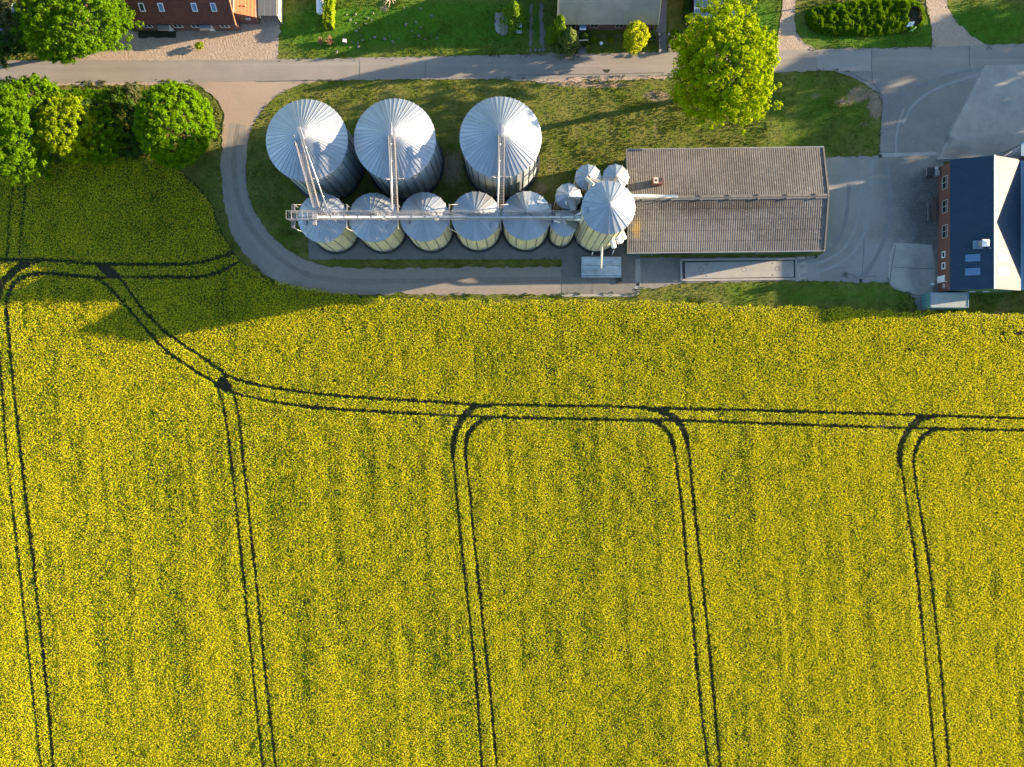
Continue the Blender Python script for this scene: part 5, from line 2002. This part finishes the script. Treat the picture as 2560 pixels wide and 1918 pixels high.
t = thing('carport', (-38.7, 62, 0), 'flat carport of milky panes beside the orange tiled annex', 'carport')
x0, x1, y0 = -40.25, -37.35, 58.42
for i in range(3):
    mb = MB()
    a, b = x0 + (x1 - x0) * i / 3 + .04, x0 + (x1 - x0) * (i + 1) / 3 - .04
    mb.slab([(a, y0, 2.5), (b, y0, 2.5), (b, 66, 2.62), (a, 66, 2.62)], .04)
    mb.build('pane', M['glass_roof'], t)
mb = MB()
for i in range(4):
    x = x0 + (x1 - x0) * i / 3
    mb.beam((x, y0 - .05, 2.44), (x, 66, 2.56), .06, .1)
for y in (59.9, 61.4, 62.9):
    mb.beam((x0, y, 2.47), (x1, y, 2.47), .05, .08)
for x in (x0, x1):
    mb.beam((x, y0 + .1, 0), (x, y0 + .1, 2.45), .1)
mb.build('frame', M['frame_pale'], t)
mb = MB()
for i in range(30):
    mb.box((x1 + .14, y0 - .3 + .22 + i * .25, 1.15), (.05, .235, 2.25))
mb.build('side_boards', M['cream_board'], t)


# ------------------------------------------------------------------ grey roofed house
def grey_house():
    xw, xe, ys, yn, ze, zr = 7.55, 22.85, 57.3, 67.9, 2.6, 7.2
    yr = (ys + yn) / 2
    t = thing('grey_house', (15.2, 62.5, 0), 'brick house with a weathered olive grey roof behind its front garden', 'house')
    mb = MB()
    mb.poly([(xw, ys, 0), (xe, ys, 0), (xe, ys, ze), (xw, ys, ze)])
    mb.poly([(xe, yn, 0), (xw, yn, 0), (xw, yn, ze), (xe, yn, ze)])
    mb.poly([(xe, ys, 0), (xe, yn, 0), (xe, yn, ze), (xe, yr, zr - .1), (xe, ys, ze)])
    mb.poly([(xw, yn, 0), (xw, ys, 0), (xw, ys, ze), (xw, yr, zr - .1), (xw, yn, ze)])
    mb.build('wall', M['brick_dark'], t)
    k = (zr - ze) / (yr - ys)
    for s in (-1, 1):
        mb = MB()
        yo = ys - .3 if s < 0 else yn + .3
        zo = ze - .3 * k + .12
        rows = 14
        for i in range(rows):
            f0, f1 = i / rows, (i + 1) / rows
            ya, yb = yo + (yr - yo) * f0, yo + (yr - yo) * f1
            za, zb = zo + (zr + .12 - zo) * f0 + .008, zo + (zr + .12 - zo) * f1
            ex = .45 if i < 7 else .72
            q = [(xw - ex + .1, ya, za), (xe + ex - .1, ya, za), (xe + ex - .1, yb, zb), (xw - ex + .1, yb, zb)]
            mb.poly(q if s < 0 else q[::-1])
            q = [(xw - ex + .1, ya, za - .02), (xe + ex - .1, ya, za - .02), (xe + ex - .1, ya, za), (xw - ex + .1, ya, za)]
            mb.poly(q if s < 0 else q[::-1])
        mb.build('roof', M['slate'], t)
    for xx in (xe + .38, xw - .38):
        mb = MB()
        mb.beam((xx, ys - .3, ze - .16), (xx, yr, zr + .05), .12, .2)
        mb.build('verge_board', M['cream_board'], t)
    mb = MB()
    x = (1457 - 1280) * 118 / 1850
    mb.slab([(x - .52, ys - .95, 2.05), (x + .52, ys - .95, 2.05), (x + .52, ys - .02, 2.2), (x - .52, ys - .02, 2.2)], .06)
    mb.build('door_canopy', M['skylight'], t)
    mb = MB()
    mb.box((x, ys - .04, 1.0), (.95, .08, 1.9))
    d = mb.build('door', M['wood'], t)
    mb = MB()
    mb.box((x + .35, ys - .1, 1.0), (.05, .08, .12))
    mb.build('handle', M['rail'], d)
    for xx in (9.6, 13.2, 17.2, 20.6):
        window(t, (xx, ys - .03, 1.5), 1.3, 1.1, (0, -1, 0), M['frame_pale'], M['dark_glass'], (1, 0), .08)


grey_house()
t = thing('garden_table', P(1511, 68), 'grey garden table against the wall of the grey roofed house', 'table')
c = P(1511, 67)
mb = MB()
mb.box((c.x, c.y, .72), (.55, .6, .05))
mb.build('top', M['rail'], t)
for a in (-.22, .22):
    for b in (-.24, .24):
        mb = MB()
        mb.beam((c.x + a, c.y + b, 0), (c.x + a, c.y + b, .69), .05)
        mb.build('leg', M['rail'], t)
t = thing('kettle_grill', P(1519, 69), 'small dark barbecue grill beside the grey garden table', 'grill')
c = P(1519, 68)
mb = MB()
mb.ball((c.x, c.y, .7), (.27, .27, .22), 14, 8)
mb.build('bowl', M['black'], t, smooth=True)
for i in range(3):
    a = 2.1 * i
    mb = MB()
    mb.beam((c.x + .1 * math.cos(a), c.y + .1 * math.sin(a), .55), (c.x + .3 * math.cos(a), c.y + .3 * math.sin(a), 0), .03)
    mb.build('leg', M['rail'], t)
mb = MB()
mb.box((c.x, c.y, .94), (.12, .05, .05))
mb.build('handle', M['white'], t)
t = thing('flag_pole', P(1563, 101), 'thin white pole leaning beside the golden shrub', 'pole')
mb = MB()
mb.tube([P(1563, 101), P(1571, 76, 3.2)], [.045, .03], 8)
mb.build('shaft', M['white'], t)
mb = MB()
mb.ball(P(1571, 76, 3.25), .06, 8, 5)
mb.build('finial', M['white'], t)
t = thing('bird_bath', P(1502, 113), 'small pale bird bath on the front lawn', 'bird bath')
c = P(1502, 113)
mb = MB()
mb.lathe(c, [(.16, 0), (.08, .08), (.06, .5), (.1, .55)], 12)
mb.build('pedestal', M['stone'], t)
mb = MB()
mb.lathe(c, [(.08, .55), (.27, .62), (.28, .66), (.2, .62)], 14)
mb.build('bowl', M['white'], t)
t = thing('garden_arch', P(1456, 106), 'low cream timber arch where the garden path leaves the lawn', 'arch')
a, b = P(1445, 113), P(1467, 111)
for q in (a, b):
    mb = MB()
    mb.beam(q, q + Vector((0, 0, 1.5)), .12)
    mb.build('post', M['cream_board'], t)
mb = MB()
mb.beam(a + Vector((0, 0, 1.55)), b + Vector((0, 0, 1.55)), .14, .12)
mb.build('crossbar', M['cream_board'], t)
for px, lab in (((1646.5, (90, 130)), 'low pale wall on the side of the stepped path nearest the golden shrub'), ((1671, (90, 128)), 'low pale wall on the side of the stepped path under the big tree')):
    t = thing('path_wall', P(px[0], 110), lab, 'wall', 'low walls of the stepped path')
    mb = MB()
    a, b = P(px[0], px[1][0]), P(px[0] + 2, px[1][1])
    mb.beam(a + Vector((0, 0, .22)), b + Vector((0, 0, .22)), .2, .44)
    mb.build('body', M['stone'], t)
    for q in (a, b):
        mb = MB()
        mb.box(q + Vector((0, 0, .33)), (.34, .34, .66))
        mb.build('pillar', M['chimney_cap'], t)
mb = MB()
for i in range(30):
    q = P(1470 + i * 6 + random.uniform(-2, 2), 91.5 + random.uniform(-1.5, 1.5))
    mb.ball(q + Vector((0, 0, .05)), (.12, .1, .09), 6, 4, jit=.2)
tag(mb.build('rock_edging', M['stone']), 'line of pale edging stones along the shaded flower bed', 'edging', kind='stuff')

# garage under the maple
t = thing('garage', (32, 62, 0), 'garage with blue grey sheet roof half hidden by the big maple', 'garage')
mb = MB()
mb.box((32, 62, 1.4), (5.7, 7.6, 2.8))
mb.build('wall', M['brick_dark'], t)
mb = MB()
vs, fs = [], []
n = 60
for i in range(n + 1):
    x = 28.9 + 6.2 * i / n
    d = .05 if i % 3 == 0 else 0
    vs += [(x, 57.9, 2.9 + d), (x, 66.2, 3.3 + d)]
mb.add(vs, [(2 * i, 2 * i + 2, 2 * i + 3, 2 * i + 1) for i in range(n)])
mb.build('roof', M['steel_blue'], t)
for xx in (28.85, 35.15):
    mb = MB()
    mb.beam((xx, 57.8, 2.85), (xx, 66.2, 3.25), .12, .2)
    mb.build('verge_board', M['trim_blue'], t)

# gas tank, boxes and bench on the lawn
t = thing('gas_tank', P(800, 10), 'pale blue horizontal gas tank beside the narrow hedge', 'tank')
c = P(800.5, 36, 1.0)
mb = MB()
r = .62
prof = []
for i in range(7):
    a = math.pi / 2 * i / 6
    prof.append((c.y - 0 + r * .8 * (1 - math.sin(a)) - .0, r * math.cos(a)))
ys_ = [c.y + r * .7 * (1 - math.cos(math.pi / 2 * i / 6)) for i in range(7)]
rs_ = [max(.02, r * math.sin(math.pi / 2 * i / 6)) for i in range(7)]
pts = [Vector((c.x, y, .95)) for y in ys_] + [Vector((c.x, c.y + 5.2, .95))]
mb.tube(pts, rs_ + [r], 24)
mb.build('shell', M['tank'], t, smooth=True)
mb = MB()
q = P(802, 20, 1.55)
mb.tube([q, q + Vector((0, 0, .2))], .16, 12)
mb.box((q.x - .05, q.y + .25, 1.62), (.3, .4, .12), .5)
mb.build('valve_cover', M['white'], t)
for y in (c.y + .9, c.y + 4):
    mb = MB()
    mb.box((c.x, y, .2), (1.0, .25, .4))
    mb.build('saddle', M['conc'], t)
t = thing('mail_box', P(864, 106), 'small white box on the lawn near the reddish bare bush', 'box')
c = P(864, 107)
mb = MB()
mb.box((c.x, c.y, .4), (.48, .4, .7), -.15)
mb.build('body', M['rail'], t)
mb = MB()
mb.box((c.x, c.y, .79), (.58, .5, .06), -.15)
mb.build('lid', M['white'], t)
t = thing('garden_bench', P(1297, 78), 'pale garden bench below the broad shaggy conifer', 'bench')
c = P(1297, 76)
mb = MB()
mb.box((c.x, c.y - .45, .46), (.95, .5, .05))
mb.build('seat', M['tray'], t)
mb = MB()
mb.box((c.x, c.y + .45, .74), (.95, .62, .05))
mb.build('table_top', M['tank'], t)
for a in (-.4, .4):
    for y, h in ((-.45, .43), (.45, .71)):
        mb = MB()
        mb.beam((c.x + a, c.y + y, 0), (c.x + a, c.y + y, h), .07)
        mb.build('leg', M['rail'], t)
t = thing('bath_tub', P(37, 28), 'white tub lying under the shrubs in the far garden corner', 'tub')
c = P(37, 24, .6)
mb = MB()
out = [(c.x + .62 * math.cos(a) , c.y + 1.15 * (1 if math.sin(a) > 0 else -1) * abs(math.sin(a)) ** .6) for a in np.linspace(0, 2 * math.pi, 28, endpoint=False)]
n = 28
vs = [(x, y, .08) for x, y in out] + [(x, y, .62) for x, y in out] + [(c.x + (x - c.x) * .86, c.y + (y - c.y) * .9, .62) for x, y in out] + [(c.x + (x - c.x) * .7, c.y + (y - c.y) * .8, .3) for x, y in out]
fs = [(k * n + i, k * n + (i + 1) % n, (k + 1) * n + (i + 1) % n, (k + 1) * n + i) for k in range(3) for i in range(n)] + [tuple(3 * n + i for i in range(n))]
mb.add(vs, fs)
mb.build('body', M['tank'], t)
mb = MB()
mb.lathe((c.x, c.y + .6, .3), [(.2, 0), (.2, .03)], 14)
mb.build('drain', M['stone'], t)
# sign and green board by the shrub bed
t = thing('sign_board', P(2270, 66), 'small white sign board at the corner of the wide shrub bed', 'sign')
a = P(2268, 67)
mb = MB()
mb.beam(a + Vector((0, 0, .15)), a + Vector((.0, 0, 1.0)), .08)
mb.build('post', M['wood'], t)
mb = MB()
mb.hexa([a + Vector(q) for q in ((-.45, -.32, .55), (.5, -.22, .75), (.5, -.18, .75), (-.45, -.28, .55), (-.25, .2, 1.05), (.62, .25, 1.15), (.62, .29, 1.15), (-.25, .24, 1.05))])
mb.build('board', M['white'], t)
t = thing('warning_figure', P(2275, 78), 'small bright green board figure standing at the driveway corner', 'board figure')
a = P(2276, 79)
mb = MB()
mb.beam(a + Vector((-.2, 0, 0)), a + Vector((.1, .05, .7)), .16, .05)
mb.beam(a + Vector((.25, -.1, 0)), a + Vector((.12, .05, .68)), .16, .05)
mb.build('leg', M['sign_green'], t)
mb = MB()
mb.beam(a + Vector((.1, .05, .7)), a + Vector((.14, .06, 1.1)), .34, .05)
mb.ball(a + Vector((.15, .06, 1.22)), .13, 10, 6)
mb.build('body', M['sign_green'], t)
# pothole in the road
mb = MB()
c = P(1516, 178, .028)
mb.poly(rough_poly([(c.x + (.5 + .25 * math.sin(3 * a)) * math.cos(a), c.y + (.42 + .15 * math.cos(2 * a)) * math.sin(a)) for a in np.linspace(0, 2 * math.pi, 16, endpoint=False)], .05, .2, .029, 3))
o = mb.build('pothole', M['soil'])
if o.data.polygons[0].normal.z < 0:
    o.data.flip_normals()
tag(o, kind='structure')
